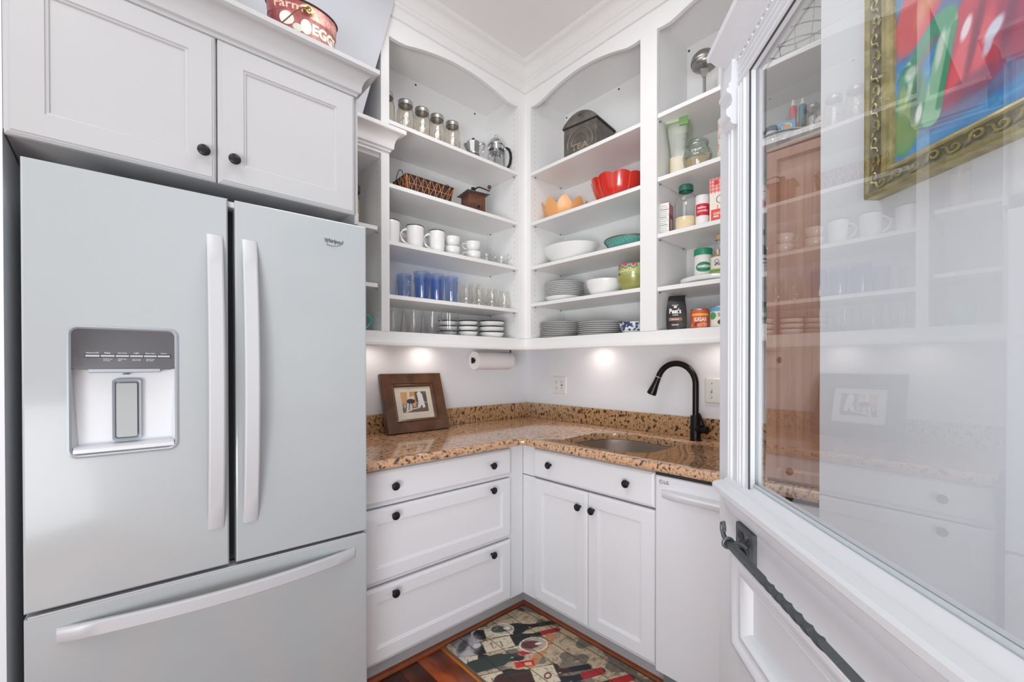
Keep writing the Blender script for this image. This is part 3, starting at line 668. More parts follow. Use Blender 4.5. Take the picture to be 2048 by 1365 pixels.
# twisted iron towel bar on the door
tb = thing('towel_bar', 'twisted black wrought iron towel bar with hook end, mounted on the white door', 'towel bar', dorg+tv*(-.1), th-PI)
tbx = -.1
def T(x, y, z): return (x+tbx, y, z)
PX, PZ = .141, .958
mb = MB()
o4 = [(-.036, -.027), (.036, -.027), (.036, .027), (-.036, .027)]; i4 = [(-.024, -.017), (.024, -.017), (.024, .017), (-.024, .017)]
mb.skin([[T(PX+a*s, y, PZ+b*s) for a, b in P4] for P4, s, y in ((o4, 1, -.0005), (o4, 1, -.006), (o4, .94, -.008), (i4, 1, -.008), (i4, .95, -.003))], True, False, False)
build('wall_plate', mb, IRON, tb, smooth=False)
build('plate_cross', MB().tube([T(PX-.028, -.004, PZ-.021), T(PX, -.008, PZ), T(PX+.028, -.004, PZ+.021)], .0035, 6).tube([T(PX-.028, -.004, PZ+.021), T(PX, -.008, PZ), T(PX+.028, -.004, PZ-.021)], .0035, 6), IRON, tb)
build('arm', MB().tube([T(PX+.010, -.004, PZ-.006), T(PX+.004, -.010, PZ-.002), T(PX, -.018, PZ), T(PX-.001, -.028, PZ-.001)], [.006, .005, .0036, .0036], 8), IRON, tb)
build('ring', MB().tube([T(PX-.001, -.034+.0085*math.cos(a), PZ-.001+.0085*math.sin(a)) for a in np.linspace(0, 2*PI, 17)], .0032, 8), IRON, tb)
build('hook', MB().tube([T(PX, -.034, PZ-.001), T(PX-.010, -.034, PZ), T(PX-.022, -.034, PZ+.004), T(PX-.031, -.034, PZ+.013), T(PX-.031, -.034, PZ+.024), T(PX-.024, -.034, PZ+.028), T(PX-.018, -.034, PZ+.020), T(PX-.015, -.035, PZ+.015), T(PX-.011, -.036, PZ+.017)], [.004, .0045, .0045, .0042, .004, .0036, .0028, .0022, .0026], 10), IRON, tb)
path = []; tw = []; n = 120
for i in range(n+1):
    u = i/n; x = PX-.003+u*.46; path.append(T(x, -.034, PZ-.001)); a = (x-.275)/.155; tw.append(PI/4+PI*3.2*min(1, max(0, a)))
build('bar', MB().tube(path, .0068, square=True, twist=tw), IRON, tb, ang=50)
mb = MB(); X2 = PX+.445
mb.skin([[T(X2+a*s, y, PZ+b*s) for a, b in P4] for P4, s, y in ((o4, 1, -.0005), (o4, 1, -.006), (o4, .94, -.008), (i4, 1, -.008), (i4, .95, -.003))], True, False, False)
build('wall_plate', mb, IRON, tb, smooth=False)
build('arm', MB().tube([T(X2, -.004, PZ-.006), T(X2, -.018, PZ), T(X2, -.030, PZ-.001)], [.006, .004, .004], 8), IRON, tb)

# ================================================================== PAINTING on the angled wall
wv = Vector((.760, -.649, 0)).normalized()
pt = thing('painting', 'framed still life of green and red peppers on blue, behind the glass, in gilt frame', 'painting', Vector((1.957, -.887, 0))+wv*.164+Vector((-.649, -.760, 0))*.001, math.atan2(wv.y, wv.x))
PW, PH, PZ0 = .66, .62, 1.612; fwid = .052
steps = [(0, -.001, 0), (0, -.030, 0), (.003, -.034, 0), (.008, -.034, 0), (.010, -.030, 0)]
def pl(i, y): return [(i, y, PZ0+i), (PW-i, y, PZ0+i), (PW-i, y, PZ0+PH-i), (i, y, PZ0+PH-i)]
build('frame_rim', MB().skin([pl(0, 0), pl(0, -.030), pl(.003, -.034), pl(.007, -.034), pl(.010, -.029)]), GOLD, pt, smooth=False)
build('frame_band', MB().skin([pl(.010, -.029), pl(.016, -.026), pl(.026, -.024), pl(.034, -.025)]), PEWT, pt, smooth=False)
build('frame_inner', MB().skin([pl(.034, -.025), pl(.036, -.028), pl(.040, -.028), pl(.042, -.024), pl(.047, -.022), pl(.050, -.018), pl(.052, -.012)]), GOLD, pt, smooth=False)
mb = MB()
def scroll(ax, c0, c1, off):
    """running leaf scroll along one side of the frame"""
    n = max(3, int((c1-c0)/.034)); st_ = (c1-c0)/n
    for k_ in range(n):
        s0 = c0+k_*st_; sg = 1 if k_ % 2 else -1
        pts = []
        for a in np.linspace(0, 1, 12):
            r = .0085*(1-.7*a); ang = sg*(PI*.2+a*PI*1.9)
            pts.append((s0+st_*.5-r*math.cos(ang)*1.3, sg*.001+r*math.sin(ang)))
        pts = [(s0-.004, -sg*.007), (s0+.004, -sg*.004)]+pts
        P3 = [((p, -.0285, PZ0+off+q) if ax == 'x' else (off+q, -.0285, PZ0+p)) for p, q in pts]
        mb.tube(P3, [.0012]+[.0022]*(len(P3)-2)+[.0012], 5)
        for b in (-.5, 0, .5):
            c_ = (s0+st_*.15, sg*.006)
            p0 = (c_[0], c_[1]); p1 = (c_[0]+.008*math.cos(b), c_[1]+.006*sg*math.sin(.8+b))
            mb.tube([((p, -.028, PZ0+off+q) if ax == 'x' else (off+q, -.028, PZ0+p)) for p, q in (p0, p1)], [.0018, .0006], 5)
scroll('x', .02, PW-.02, .0225); scroll('z', .02, PH-.02, .0225)
tag(build('frame_carving', mb, GOLD, pt), kind='stuff')
w_, h_ = PW-.104, PH-.104
A = Art(w_, h_, .0020, (62, 142, 204))
n1 = A.noise(.06, .015, 1); n2 = A.noise(.02, .008, 2); n3 = A.noise(.008, .03, 4)
A.blend(n1, (120, 186, 230), .6); A.blend((n2 > .6)*1., (36, 110, 186), .3)
A.ell(.14, .045, .10, .020, (110, 90, 130), 6, .7, .6); A.ell(.20, .30, .14, .10, (120, 70, 110), 20, .7, .8)
# red peppers behind, with white highlights
A.ell(.050, .265, .045, .085, (226, 90, 96), -28, 1, .25); A.ell(.075, .285, .018, .06, (246, 176, 120), -28, .8, .8)
A.ell(.125, .135, .040, .090, (214, 60, 82), -16, 1, .14); A.ell(.165, .135, .042, .085, (196, 50, 74), -12, 1, .2); A.ell(.215, .145, .045, .085, (170, 40, 80), -8, 1, .2)
A.ell(.115, .105, .014, .055, (246, 96, 106), -18, .9, .5); A.ell(.150, .115, .012, .05, (240, 84, 98), -14, .9, .6); A.ell(.140, .140, .007, .06, (120, 34, 66), -14, .7, .7); A.ell(.188, .130, .008, .06, (120, 30, 76), -10, .7, .7)
A.ell(.126, .160, .007, .018, (252, 240, 244), -20, 1, .5); A.ell(.166, .128, .010, .018, (226, 226, 244), -40, 1, .5); A.ell(.158, .108, .006, .014, (220, 220, 240), -20, .9, .6)
A.ell(.128, .062, .05, .018, (130, 60, 100), 8, .7, .6); A.ell(.30, .20, .06, .12, (206, 60, 70), 10, 1, .2); A.ell(.40, .16, .07, .11, (220, 160, 60), -8, 1, .2); A.ell(.38, .34, .09, .10, (80, 150, 90), 20, 1, .3); A.ell(.28, .42, .10, .08, (60, 120, 190), 0, .8, .6)
# green pepper with its bent stem in front
A.ell(.026, .080, .034, .075, (84, 156, 122), -8, 1, .12); A.ell(.022, .060, .026, .045, (134, 166, 100), -6, 1, .35)
A.line((.068, .050), (.098, .190), .034, (146, 204, 164), 1, w2=.030); A.line((.082, .060), (.108, .180), .012, (60, 150, 110), .9)
A.line((.020, .150), (.080, .205), .030, (72, 160, 128), 1); A.ell(.092, .200, .020, .020, (80, 168, 124), 0, 1, .4); A.line((.040, .150), (.074, .180), .018, (150, 120, 110), .55)
A.ell(.040, .100, .008, .045, (60, 110, 90), -10, .8, .6); A.ell(.046, .068, .006, .016, (240, 244, 236), -10, 1, .5); A.ell(.030, .150, .012, .012, (216, 232, 220), -40, .9, .6); A.ell(.026, .118, .005, .022, (220, 236, 214), -20, .8, .6)
A.ell(.084, .155, .006, .03, (232, 244, 232), -12, .9, .6); A.ell(.014, .110, .010, .022, (176, 200, 120), 0, .7, .6); A.ell(.012, .020, .020, .008, (110, 170, 96), 0, .8, .6)
for kk in range(90):
    r = A.rng; x, y = r.rand()*w_, r.rand()*h_; L_ = .010+.022*r.rand(); an = math.radians(40+r.rand()*40)
    ix = min(A.ny, int(y/A.px)), min(A.nx, int(x/A.px)); c_ = A.I[ix]*(.85+.35*r.rand())
    A.line((x, y), (x+L_*math.cos(an), y+L_*math.sin(an)), .004, np.clip(c_, 0, 255), .5, .001)
A.blend(n3, (255, 255, 255), .06)
A.mesh('canvas', CANVAS, pt, .052, -.013, PZ0+.052)
build('backing', B(.01, PW-.01, -.012, 0, PZ0+.01, PZ0+PH-.01), PEWT, pt, smooth=False)

# ================================================================== WOODEN CUPBOARD on the counter behind the glass
wc = thing('countertop_cupboard', 'tall narrow brown wooden cupboard standing on the counter, seen through the door glass', 'cabinet', (1.7555, -.620, HC), 0)
build('case', B(0, .196, .001, .24, 0, 1.030), PANW, wc, bevel=.002)
frameloops(.002, .194, .010, 1.026, [(0, 0), (0, -.012), (.002, -.015), (.028, -.015), (.030, -.013), (.036, -.006), (.0365, -.006)], PANW, 'door', wc)
mb = MB()
for q in range(1, 6): mb.box(.039+q*.021-.0003, .039+q*.021+.0003, -.0063, -.0055, .05, .988)
build('door_groove', mb, mat('groove_brown', (150, 112, 94), .6, bump=.05), wc, smooth=False)
build('cornice', MB().skin([[(-.001, -.015, 1.030), (.197, -.015, 1.030), (.197, .24, 1.030), (-.001, .24, 1.030)], [(-.005, -.020, 1.036), (.1975, -.020, 1.036), (.1975, .24, 1.036), (-.005, .24, 1.036)]], True, True, True), PANW, wc, smooth=False)

# ================================================================== UNDER-CABINET LIGHTS, OUTLETS, TOWEL ROLL
LED = mat('lamp_diffuser', (255, 240, 225), .5, emit=(1, .86, .74, 9)); LEDB = mat('lamp_housing', (200, 198, 196), .4, metal=.4, bump=.03)
def puck(x, y, rz, where):
    t = thing('under_cabinet_light', where, 'light', (x, y, 1.4165), rz, None)
    build('housing', B(-.060, .060, -.028, .028, -.0140, 0), LEDB, t, bevel=.003)
    build('diffuser', B(-.048, .048, -.018, .018, -.0165, -.0142), LED, t, smooth=False)
    l = bpy.data.lights.new('lamp', 'AREA'); l.shape = 'RECTANGLE'; l.size = .09; l.size_y = .03; l.energy = .2; l.color = (1, .89, .80); l.spread = math.radians(150)
    o = bpy.data.objects.new('lamp', l); COL.objects.link(o); o.parent = t; o.location = (0, 0, -.0175)
puck(.105, -1.165, PI/2, 'small flat lamp under the left wall shelves, nearest the refrigerator')
puck(.085, -.845, PI/2, 'small flat lamp under the left wall shelves, beyond the picture frame')
puck(.665, -.095, 0, 'small flat lamp under the back wall shelves, left of the faucet')
puck(1.37, -.105, 0, 'small flat lamp under the back wall shelves, right of the faucet')
mb = MB().tube([(.130, -1.08, 1.4120), (.130, -.93, 1.4120)], .0028, 6); 
cb = build('lamp_cable', mb, LEDB); tag(cb, 'thin lamp cable clipped under the left wall shelves', 'cable')
cb = build('lamp_cable', MB().tube([(.735, -.12, 1.4120), (1.00, -.14, 1.4120), (1.29, -.12, 1.4120)], .0028, 6), LEDB); tag(cb, 'thin lamp cable clipped under the back wall shelves', 'cable')
ol = thing('outlet', 'white double electrical outlet plate on the back wall, left of the faucet', 'outlet', (.3117, -.0005, 1.144), 0)
build('plate', MB().skin([[(a*s, y, b*s2) for a, b in ((-.057, -.057), (.057, -.057), (.057, .057), (-.057, .057))] for s, s2, y in ((1, 1, 0), (1, 1, -.003), (.95, .95, -.006))], True, True, True), PLWH, ol, smooth=False)
for cx in (-.023, .023):
    for cz_ in (-.020, .020):
        o = build('socket', MB().prism(rrect(cx-.0165, cx+.0165, cz_-.014, cz_+.014, .006, 4), 'y', -.0060, -.0075), PLWH, ol)
        build('slots', MB().box(cx-.008, cx-.0055, -.0079, -.0074, cz_-.001, cz_+.008).box(cx+.0055, cx+.008, -.0079, -.0074, cz_-.001, cz_+.008).box(cx-.002, cx+.002, -.0079, -.0074, cz_-.010, cz_-.006), DARK, o, smooth=False)
build('test_button', B(.0175, .0285, -.0088, -.006, -.0035, .0035), DARKGAP, ol, smooth=False)
sw_ = thing('light_switch', 'white double toggle switch plate on the back wall, right of the faucet', 'switch', (1.3375, -.0005, 1.151), 0)
build('plate', MB().skin([[(a*s, y, b*s2) for a, b in ((-.058, -.060), (.058, -.060), (.058, .060), (-.058, .060))] for s, s2, y in ((1, 1, 0), (1, 1, -.003), (.94, .95, -.0075))], True, True, True), PLWH, sw_, bevel=.001)
for cx in (-.023, .023):
    build('toggle', MB().tube([(cx, -.007, 0), (cx, -.018, .007)], [.0055, .0035], 8), PLWH, sw_)
    for q in (-.035, .035): build('screw', MB().tube([(cx, -.007, q), (cx, -.0086, q)], .003, 10), GREY, sw_)
    build('toggle_slot', B(cx-.004, cx+.004, -.0082, -.0074, -.011, .011), SILV, sw_, smooth=False)
pt_ = thing('paper_towel_roll', 'white paper towel roll on a dark holder under the left wall shelves', 'paper towel', (.135, -.428, 1.303), PI/2)
mb = MB().lathe([(.017, -.140), (.054, -.140), (.0555, -.138), (.0555, .138), (.054, .140), (.017, .140), (.017, -.140)], seg=40); mb.v = [(c_, a, b) for a, b, c_ in mb.v]
build('roll', mb, PAPER, pt_)
build('core', (lambda q: (setattr(q, 'v', [(c_, a, b) for a, b, c_ in q.v]), q)[1])(MB().lathe([(.0168, -.1395), (.0150, -.1395), (.0150, .1395)], seg=24)), KRAFT, pt_)
build('holder_rod', MB().tube([(-.146, 0, 0), (.146, 0, 0)], .005, 10), BLACKM, pt_)
build('holder_knob', MB().tube([(-.1505, .002, -.016), (-.152, -.002, -.008), (-.152, -.002, .008), (-.1505, .002, .016)], [.005, .0075, .0075, .005], 10), BLACKM, pt_)
build('holder_arm', MB().tube([(.148, 0, 0), (.150, 0, .03), (.150, 0, .1125)], .005, 10), BLACKM, pt_)
build('holder_arm', MB().box(-.150, .156, -.012, .012, .1095, .1135), BLACKM, pt_, smooth=False)
# ================================================================== PICTURE FRAME leaning on the splash
tilt = math.atan2(.105, .312)
pf = thing('picture_frame', 'dark brown wooden picture frame with cream mat leaning on the granite splash', 'picture frame', (.128, -1.110, HC+.0015), PI/2)
pf.rotation_euler = (-tilt, 0, PI/2)
FWd, FH = .370, .328; W2 = .066
def ql(i, y): return [(i, y, i), (FWd-i, y, i), (FWd-i, y, FH-i), (i, y, FH-i)]
build('frame', MB().skin([ql(0, .012), ql(0, -.010), ql(.002, -.012), ql(.056, -.008), ql(.058, -.004), ql(.064, -.006), ql(.074, .001), ql(.0745, .006)], True, True, False), FRAMEW, pf, smooth=False)
ww, hh = FWd-.149, FH-.149
A = Art(ww, hh, .0014, (232, 224, 208))
px0, px1, py0, py1 = .034, ww-.030, .036, hh-.028
A.rect(px0, px1, py0, py1, (222, 164, 96)); A.rect(px0+.086, px1, py0, py1, (98, 84, 82)); A.rect(px0, px1, py0, py0+.030, (120, 96, 86)); A.rect(px0+.006, px0+.026, py0+.02, py0+.05, (110, 118, 130)); A.rect(px0+.012, px0+.02, py0+.03, py0+.046, (190, 200, 206))
A.poly([(px0+.04, py1), (px0+.055, py1), (px0+.05, py1-.03), (px0+.075, py1-.022), (px0+.08, py1-.035), (px0+.055, py0+.012), (px0+.02, py0+.006), (px0+.034, py0+.05)], (236, 230, 224))
A.ell(px0+.055, py0+.062, .026, .014, (56, 56, 60)); A.line((px0+.045, py0+.05), (px0+.036, py0+.012), .005, (56, 56, 60)); A.line((px0+.06, py0+.05), (px0+.066, py0+.015), .005, (56, 56, 60)); A.line((px0+.053, py0+.05), (px0+.052, py0+.02), .004, (200, 204, 210))
A.poly([(px0+.098, py1-.01), (px0+.108, py1-.002), (px0+.12, py1-.002), (px0+.13, py1-.014), (px0+.14, py0+.025), (px0+.125, py0+.02), (px0+.118, py0+.04), (px0+.105, py0+.022), (px0+.092, py0+.03), (px0+.102, py0+.055)], (240, 238, 240)); A.ell(px0+.115, py1-.006, .007, .007, (246, 244, 244))
A.line((px0+.09, py0+.052), (px1, py0+.052), .003, (220, 220, 222)); A.line((px0+.02, py0+.004), (px0+.05, py0+.014), .006, (244, 226, 214)); A.line((px0+.06, py0+.018), (px0+.10, py0+.024), .006, (232, 226, 224))
A.ring((px0+px1)/2, (py0+py1)/2, 9, 9, .001, (0, 0, 0))
A.mesh('mat_and_print', PRINT, pf, .0745, .0055, .0745)
glass_pf = MB().add([(.074, .003, .074), (FWd-.074, .003, .074), (FWd-.074, .003, FH-.074), (.074, .003, FH-.074)], [(0, 1, 2, 3)])
build('glass', glass_pf, GLC, pf, smooth=False)

# ================================================================== WINE PRINT MAT ON THE FLOOR
RW, RD = .86, .494
A = Art(RW, RD, .0027, (206, 188, 160))
K = (36, 38, 42); RED = (176, 44, 48); CRM = (222, 208, 182); DG = (54, 66, 62)
A.blend(A.noise(.05, .02, 3), (170, 150, 124), .5); A.blend((A.noise(.012, .03, 9) > .72)*1., (120, 90, 70), .3)
def bottle(cx, cy, L_, w, rot, body=K, cap=RED, label=CRM, neck=.36, lab=True):
    q = math.radians(rot); dx, dy = math.cos(q), math.sin(q)
    p = lambda t, s=0: (cx+dx*t-dy*s, cy+dy*t+dx*s)
    bl = L_*(1-neck)
    A.line(p(w/2), p(bl-w/2), w, body); A.line(p(bl-w*.3), p(bl+w*.45), w*.8, body, w2=w*.3); A.line(p(bl), p(L_), w*.34, body)
    A.poly([p(L_*.80, -w*.19), p(L_*1.02, -w*.19), p(L_*1.02, w*.19), p(L_*.80, w*.19)], cap)
    A.line(p(w*.6, w*.3), p(bl*.9, w*.3), w*.07, DG); A.ell(*p(bl+w*.2, -w*.1), .006, .003, (220, 220, 214), rot)
    if lab: A.poly([p(bl*.22, -w*.47), p(bl*.72, -w*.47), p(bl*.72, w*.47), p(bl*.22, w*.47)], label); A.line(p(bl*.36, -w*.25), p(bl*.36, w*.25), .003, (120, 40, 50)); A.line(p(bl*.52, -w*.3), p(bl*.52, w*.2), .004, (80, 60, 60))
A.blend((A.noise(.06, .05, 21) > .55)*1., (70, 72, 70), .55)
for (bx_, by_, bl_, bw_, br_, bc_, cc_, la_) in ((-.02, .10, .36, .075, 58, DG, (60, 50, 52), 1), (.03, .14, .40, .085, 62, K, (60, 56, 56), 1), (.11, .07, .42, .085, 68, K, RED, 1), (.10, -.08, .34, .09, 55, K, (44, 44, 48), 1),
        (.19, -.02, .30, .08, 70, DG, RED, 0), (.27, -.10, .40, .10, 66, K, (60, 52, 54), 1), (.33, .02, .40, .085, 60, (70, 40, 40), K, 0), (.41, -.04, .46, .105, 68, K, RED, 0), (.36, -.12, .42, .09, 62, DG, K, 1),
        (.50, .02, .46, .10, 66, K, RED, 1), (.48, -.12, .40, .10, 62, DG, (60, 50, 52), 1), (.60, -.04, .46, .10, 70, DG, RED, 1), (.70, .02, .42, .1, 66, K, (120, 44, 48), 1), (.80, -.04, .40, .1, 70, K, RED, 1)):
    bottle(bx_, by_, bl_, bw_, br_, bc_, cc_, lab=bool(la_))
A.line((.285, .40), (.36, .20), .05, (196, 144, 100), w2=.035)
def glassp(cx, cy, r, rot, wine=True):
    A.ell(cx, cy, r, r*.8, (196, 190, 178), rot, .75, .3); A.ell(cx-.01, cy-.012, r*.7, r*.45, (96, 34, 40) if wine else DG, rot, .85, .3)
    A.ring(cx, cy, r, r*.8, .0028, (238, 230, 214), rot); q = math.radians(rot+180)
    A.line((cx+r*math.cos(q), cy+r*math.sin(q)), (cx+r*2.3*math.cos(q), cy+r*2.3*math.sin(q)), .006, (234, 226, 210))
    A.ell(cx+.01, cy+.02, .016, .008, (240, 236, 226), rot)
glassp(.27, .30, .062, 62); glassp(.085, .27, .055, 48, False); glassp(.60, .24, .05, 70)
A.ell(.075, .075, .055, .085, (190, 190, 198), 35, .8, .5); A.ell(.06, .06, .02, .05, (60, 62, 76), 35, .8, .6); A.ell(.10, .11, .016, .02, (230, 228, 228), 0, .8)
A.rot_rect(.335, .185, .036, .085, -30, (212, 46, 46)); A.rot_rect(.345, .195, .018, .03, -30, (230, 190, 150))
A.rot_rect(.44, .20, .10, .10, -28, CRM); A.ring(.45, .205, .012, .016, .003, (110, 40, 50), 20)
for kk in range(5): A.line((.41+kk*.015, .225+.004*(kk % 2)), (.418+kk*.015, .235-.004*(kk % 2)), .002, (50, 40, 44))
A.rot_rect(.52, .12, .07, .05, 35, (226, 196, 160)); A.ell(.20, .465, .014, .010, K); A.ell(.03, .45, .02, .01, (90, 60, 60))
for kk in range(40):
    r = A.rng; x, y = r.rand()*RW, r.rand()*RD
    A.line((x, y), (x+.02*r.rand(), y+.03*r.rand()), .002+.004*r.rand(), [(230, 222, 204), (40, 40, 44), (120, 60, 56)][kk % 3], .6)
for yv in (.085, .18, .275, .37, .455): A.line((0, yv), (RW, yv), .0026, (34, 28, 26))
A.blend((A.noise(.008, .008, 5) > .75)*1., (60, 52, 50), .25)
rg = thing('kitchen_mat', 'cushioned floor mat printed with wine bottles and glasses, in the corner of the floor', 'mat', (.5635, -1.055, 0), 0)
rr = rrect(0, RW, 0, RD, .022, 6)
build('base', MB().skin([[(x, y, .0002) for x, y in rr], [(x, y, .009) for x, y in rr], [(.003+x*(1-.006/RW), .003+y*(1-.006/RD), .0114) for x, y in rr]], True, True, True), mat('mat_edge', (112, 96, 84), .7, bump=.1), rg, smooth=False)
def clipf(X, Y):
    r = .02; dx = np.maximum(np.maximum(r+.002-X, X-(RW-r-.002)), 0); dy = np.maximum(np.maximum(r+.002-Y, Y-(RD-r-.002)), 0)
    return (dx*dx+dy*dy) <= r*r
A.mesh('printed_top', PRINTM, rg, 0, 0, .0117, flat=True, clip=clipf)

# ================================================================== THINGS ON THE SHELVES
ORD = ['topmost', 'second from the top', 'third from the top', 'fourth from the top', 'fifth from the top', 'sixth from the top', 'seventh from the top', 'eighth from the top', 'ninth from the top', 'tenth from the top', 'eleventh from the top']
E5 = .0006
zA = (1.4352, 1.6095, 1.8634, 2.1317, 2.4289); zB = (1.4352, 1.6449, 1.8663, 2.13, 2.4265); zC = (1.4352, 1.635, 1.879, 2.137, 2.428)
# --- canning jars
def mason(name, label, loc, r, h, rz, group, lid=True, M=GLJ):
    t = thing(name, label, 'jar', loc, rz, group)
    b = h*(.83 if lid else .86)
    build('jar_glass', MB().lathe([(.001, .004), (r*.8, .003), (r*.93, .0008), (r, .010), (r, b*.70), (r*.985, b*.78), (r*.86, b*.90), (r*.80, b*.95), (r*.80, b+.004)], seg=28), M, t)
    mb = MB()
    def oval(s_):
        return [((r+.0008)*math.sin(s_*.020*math.cos(a)/r), -(r+.0008)*math.cos(s_*.020*math.cos(a)/r), b*.42+s_*.032*math.sin(a)) for a in np.linspace(0, 2*PI, 22)]
    mb.tube(oval(1), .0011, 5).tube(oval(.78), .0009, 5)
    for q in range(5): mb.tube([((r+.0006)*math.sin(a), -(r+.0006)*math.cos(a), b*.42-.014+q*.007) for a in np.linspace(-.26+.04*(q % 2), .26-.05*((q+1) % 2), 6)], .0011, 5)
    for q in range(12):
        a = .9+q*.4
        mb.tube([((r+.0003)*math.sin(a), -(r+.0003)*math.cos(a), z) for z in (b*.12, b*.66)], .0008, 4)
    tag(build('embossing', mb, GLE, t), kind='stuff')
    if lid:
        build('screw_band', MB().lathe([(r*.80, b-.002), (r*.86, b-.003), (r*.87, b+.001), (r*.85, b+.004), (r*.87, b+.008), (r*.86, b+.015), (r*.83, b+.019), (r*.76, b+.019)], seg=28), ALU, t)
        build('lid', MB().lathe([(.0001, b+.0175), (r*.74, b+.0175), (r*.77, b+.0182)], seg=24), mat('jar_lid_tan', (176, 164, 148), .4, metal=.5, bump=.05), t)
    return t
for i, (y, where) in enumerate(((-1.137, 'half hidden by the left stile'), (-1.030, 'second of the row of jars from the left'), (-.935, 'middle one of the row of five jars'), (-.843, 'fourth of the row of jars from the left'), (-.744, 'at the right end of the jar row'))):
    mason('canning_jar', f'clear canning jar with metal screw lid, {where}', (.172, y, zA[4]+E5), .0435, .222, 1.0+.04*i, 'canning jars with lids on the upper left shelf')
# --- moka pot
def oct_loops(prof, seg=8, rot=PI/8): return [[(r*math.cos(rot+2*PI*j/seg), r*math.sin(rot+2*PI*j/seg), z) for j in range(seg)] for r, z in prof]
mk = thing('moka_pot', 'small silver octagonal stovetop coffee pot on the upper left shelf', 'coffee pot', (.200, -.618, zA[4]+E5), .72)
build('base', MB().skin(oct_loops([(.036, 0), (.038, .006), (.030, .052), (.030, .056)]), True, True, True), ALU, mk, smooth=False)
build('waist', MB().lathe([(.032, .056), (.034, .058), (.034, .066), (.031, .069)], seg=24), ALU, mk)
build('upper_body', MB().skin(oct_loops([(.028, .069), (.030, .074), (.0375, .124), (.0385, .126)]), True, True, True), ALU, mk, smooth=False)
build('lid', MB().skin(oct_loops([(.039, .126), (.037, .130), (.015, .139), (.004, .141)]), True, True, True), ALU, mk, smooth=False)
build('lid_knob', MB().lathe([(.004, .140), (.008, .144), (.009, .150), (.006, .154), (.0001, .155)], seg=14), BLACKM, mk)
build('spout', MB().skin([[(-.030, -.012, .090), (-.036, 0, .078), (-.030, .012, .090), (-.030, .012, .125), (-.032, 0, .126), (-.030, -.012, .125)], [(-.052, -.004, .114), (-.055, 0, .112), (-.052, .004, .114), (-.054, .004, .126), (-.056, 0, .127), (-.054, -.004, .126)]], True, True, True), ALU, mk)
build('handle', MB().tube([(.036, 0, .118), (.052, 0, .122), (.064, 0, .118), (.068, 0, .108), (.062, 0, .088), (.056, 0, .074), (.050, 0, .072)], [.005, .006, .0065, .0065, .006, .0055, .004], 6), ALU, mk)
# --- french press
fp = thing('french_press', 'glass french press with chrome dome lid and black handle beside the shelf corner', 'coffee press', (.205, -.452, zA[4]+E5), .80)
build('beaker', MB().lathe([(.001, .012), (.042, .012), (.046, .018), (.046, .160), (.047, .165)], seg=32), GLC, fp)
build('frame_base', MB().lathe([(.0475, .0), (.0485, .004), (.0485, .016), (.0475, .016)], seg=32), CHROME, fp)
build('frame_band', MB().lathe([(.0475, .135), (.0485, .135), (.0485, .162), (.0475, .162)], seg=32), CHROME, fp)
for a in (0.3, 1.9, 3.5, 5.0): build('frame_strut', MB().tube([(.048*math.cos(a), .048*math.sin(a), .004), (.048*math.cos(a), .048*math.sin(a), .15)], .0035, 6), CHROME, fp)
build('lid', MB().lathe([(.0505, .160), (.052, .163), (.051, .170), (.048, .176), (.040, .190), (.026, .204), (.012, .212), (.009, .214)], seg=32), CHROME, fp)
build('lid_knob', MB().lathe([(.005, .212), (.007, .216), (.010, .220), (.0105, .225), (.007, .230), (.0001, .232)], seg=16), CHROME, fp)
build('plunger', MB().lathe([(.043, .118), (.044, .121), (.043, .124), (.030, .128), (.004, .129), (.0035, .20)], seg=24), CHROME, fp)
build('plunger', MB().tube([(0, 0, .02), (0, 0, .118)], .008, 10), CHROME, fp)
build('handle', MB().tube([(.047, 0, .146), (.062, 0, .151), (.076, 0, .144), (.086, 0, .120), (.088, 0, .090), (.082, 0, .055), (.070, 0, .034), (.056, 0, .030)], [.006, .0075, .008, .008, .008, .008, .0075, .006], 10), BLACKM, fp)
for z in (.146, .030): build('handle_bracket', MB().box(.044, .060, -.006, .006, z-.006, z+.006), CHROME, fp, bevel=.001)
# --- woven basket
bk = thing('woven_basket', 'rectangular woven cane and black metal basket with two wire handles', 'basket', (.158, -.915, zA[3]+E5), PI/2-.02)
bw, bd, bh = .122, .062, .108; tx, ty = .140, .076
BKD = mat('basket_dark', (50, 40, 34), .6, bump=.1); CANE = mat('cane', (214, 142, 92), .5, bump=.2, bscale=80, var=.15)
build('lining', MB().skin([[(sx*a, sy*b, z) for sx, sy in ((-1, -1), (1, -1), (1, 1), (-1, 1))] for a, b, z in ((bw, bd, .002), (tx-.002, ty-.002, bh-.002))], True, True, False), BKD, bk, smooth=False)
build('top_rim', MB().tube([(sx*tx, sy*ty, bh) for sx, sy in ((-1, -1), (1, -1), (1, 1), (-1, 1), (-1, -1))], .003, 6), BKD, bk)
mb = MB()
def bskin(side, u, v):
    a = bw+(tx-bw)*v; b = bd+(ty-bd)*v; z = .002+(bh-.002)*v
    return (a*u, -b-.0015, z) if side == 0 else (-a-.0015, b*u, z) if side == 1 else (a+.0015, b*u, z)
for side, n in ((0, 7), (1, 4), (2, 4)):
    for i in range(n):
        u0 = -1+2*i/n
        for du, dv0, dv1 in ((2/n*1.4, 0, 1), (-2/n*1.4, 0, 1), (2/n*.45, 0, 1)):
            a, b = u0, u0+du
            if max(abs(a), abs(b)) > 1: b = max(-1, min(1, b)); 
            mb.tube([bskin(side, a, dv0), bskin(side, (a+b)/2, .5), bskin(side, b, dv1)], .0013, 4)
    for v in (.25, .62): mb.tube([bskin(side, -1, v), bskin(side, 1, v)], .0012, 4)
tag(build('cane_weave', mb, CANE, bk), kind='stuff')
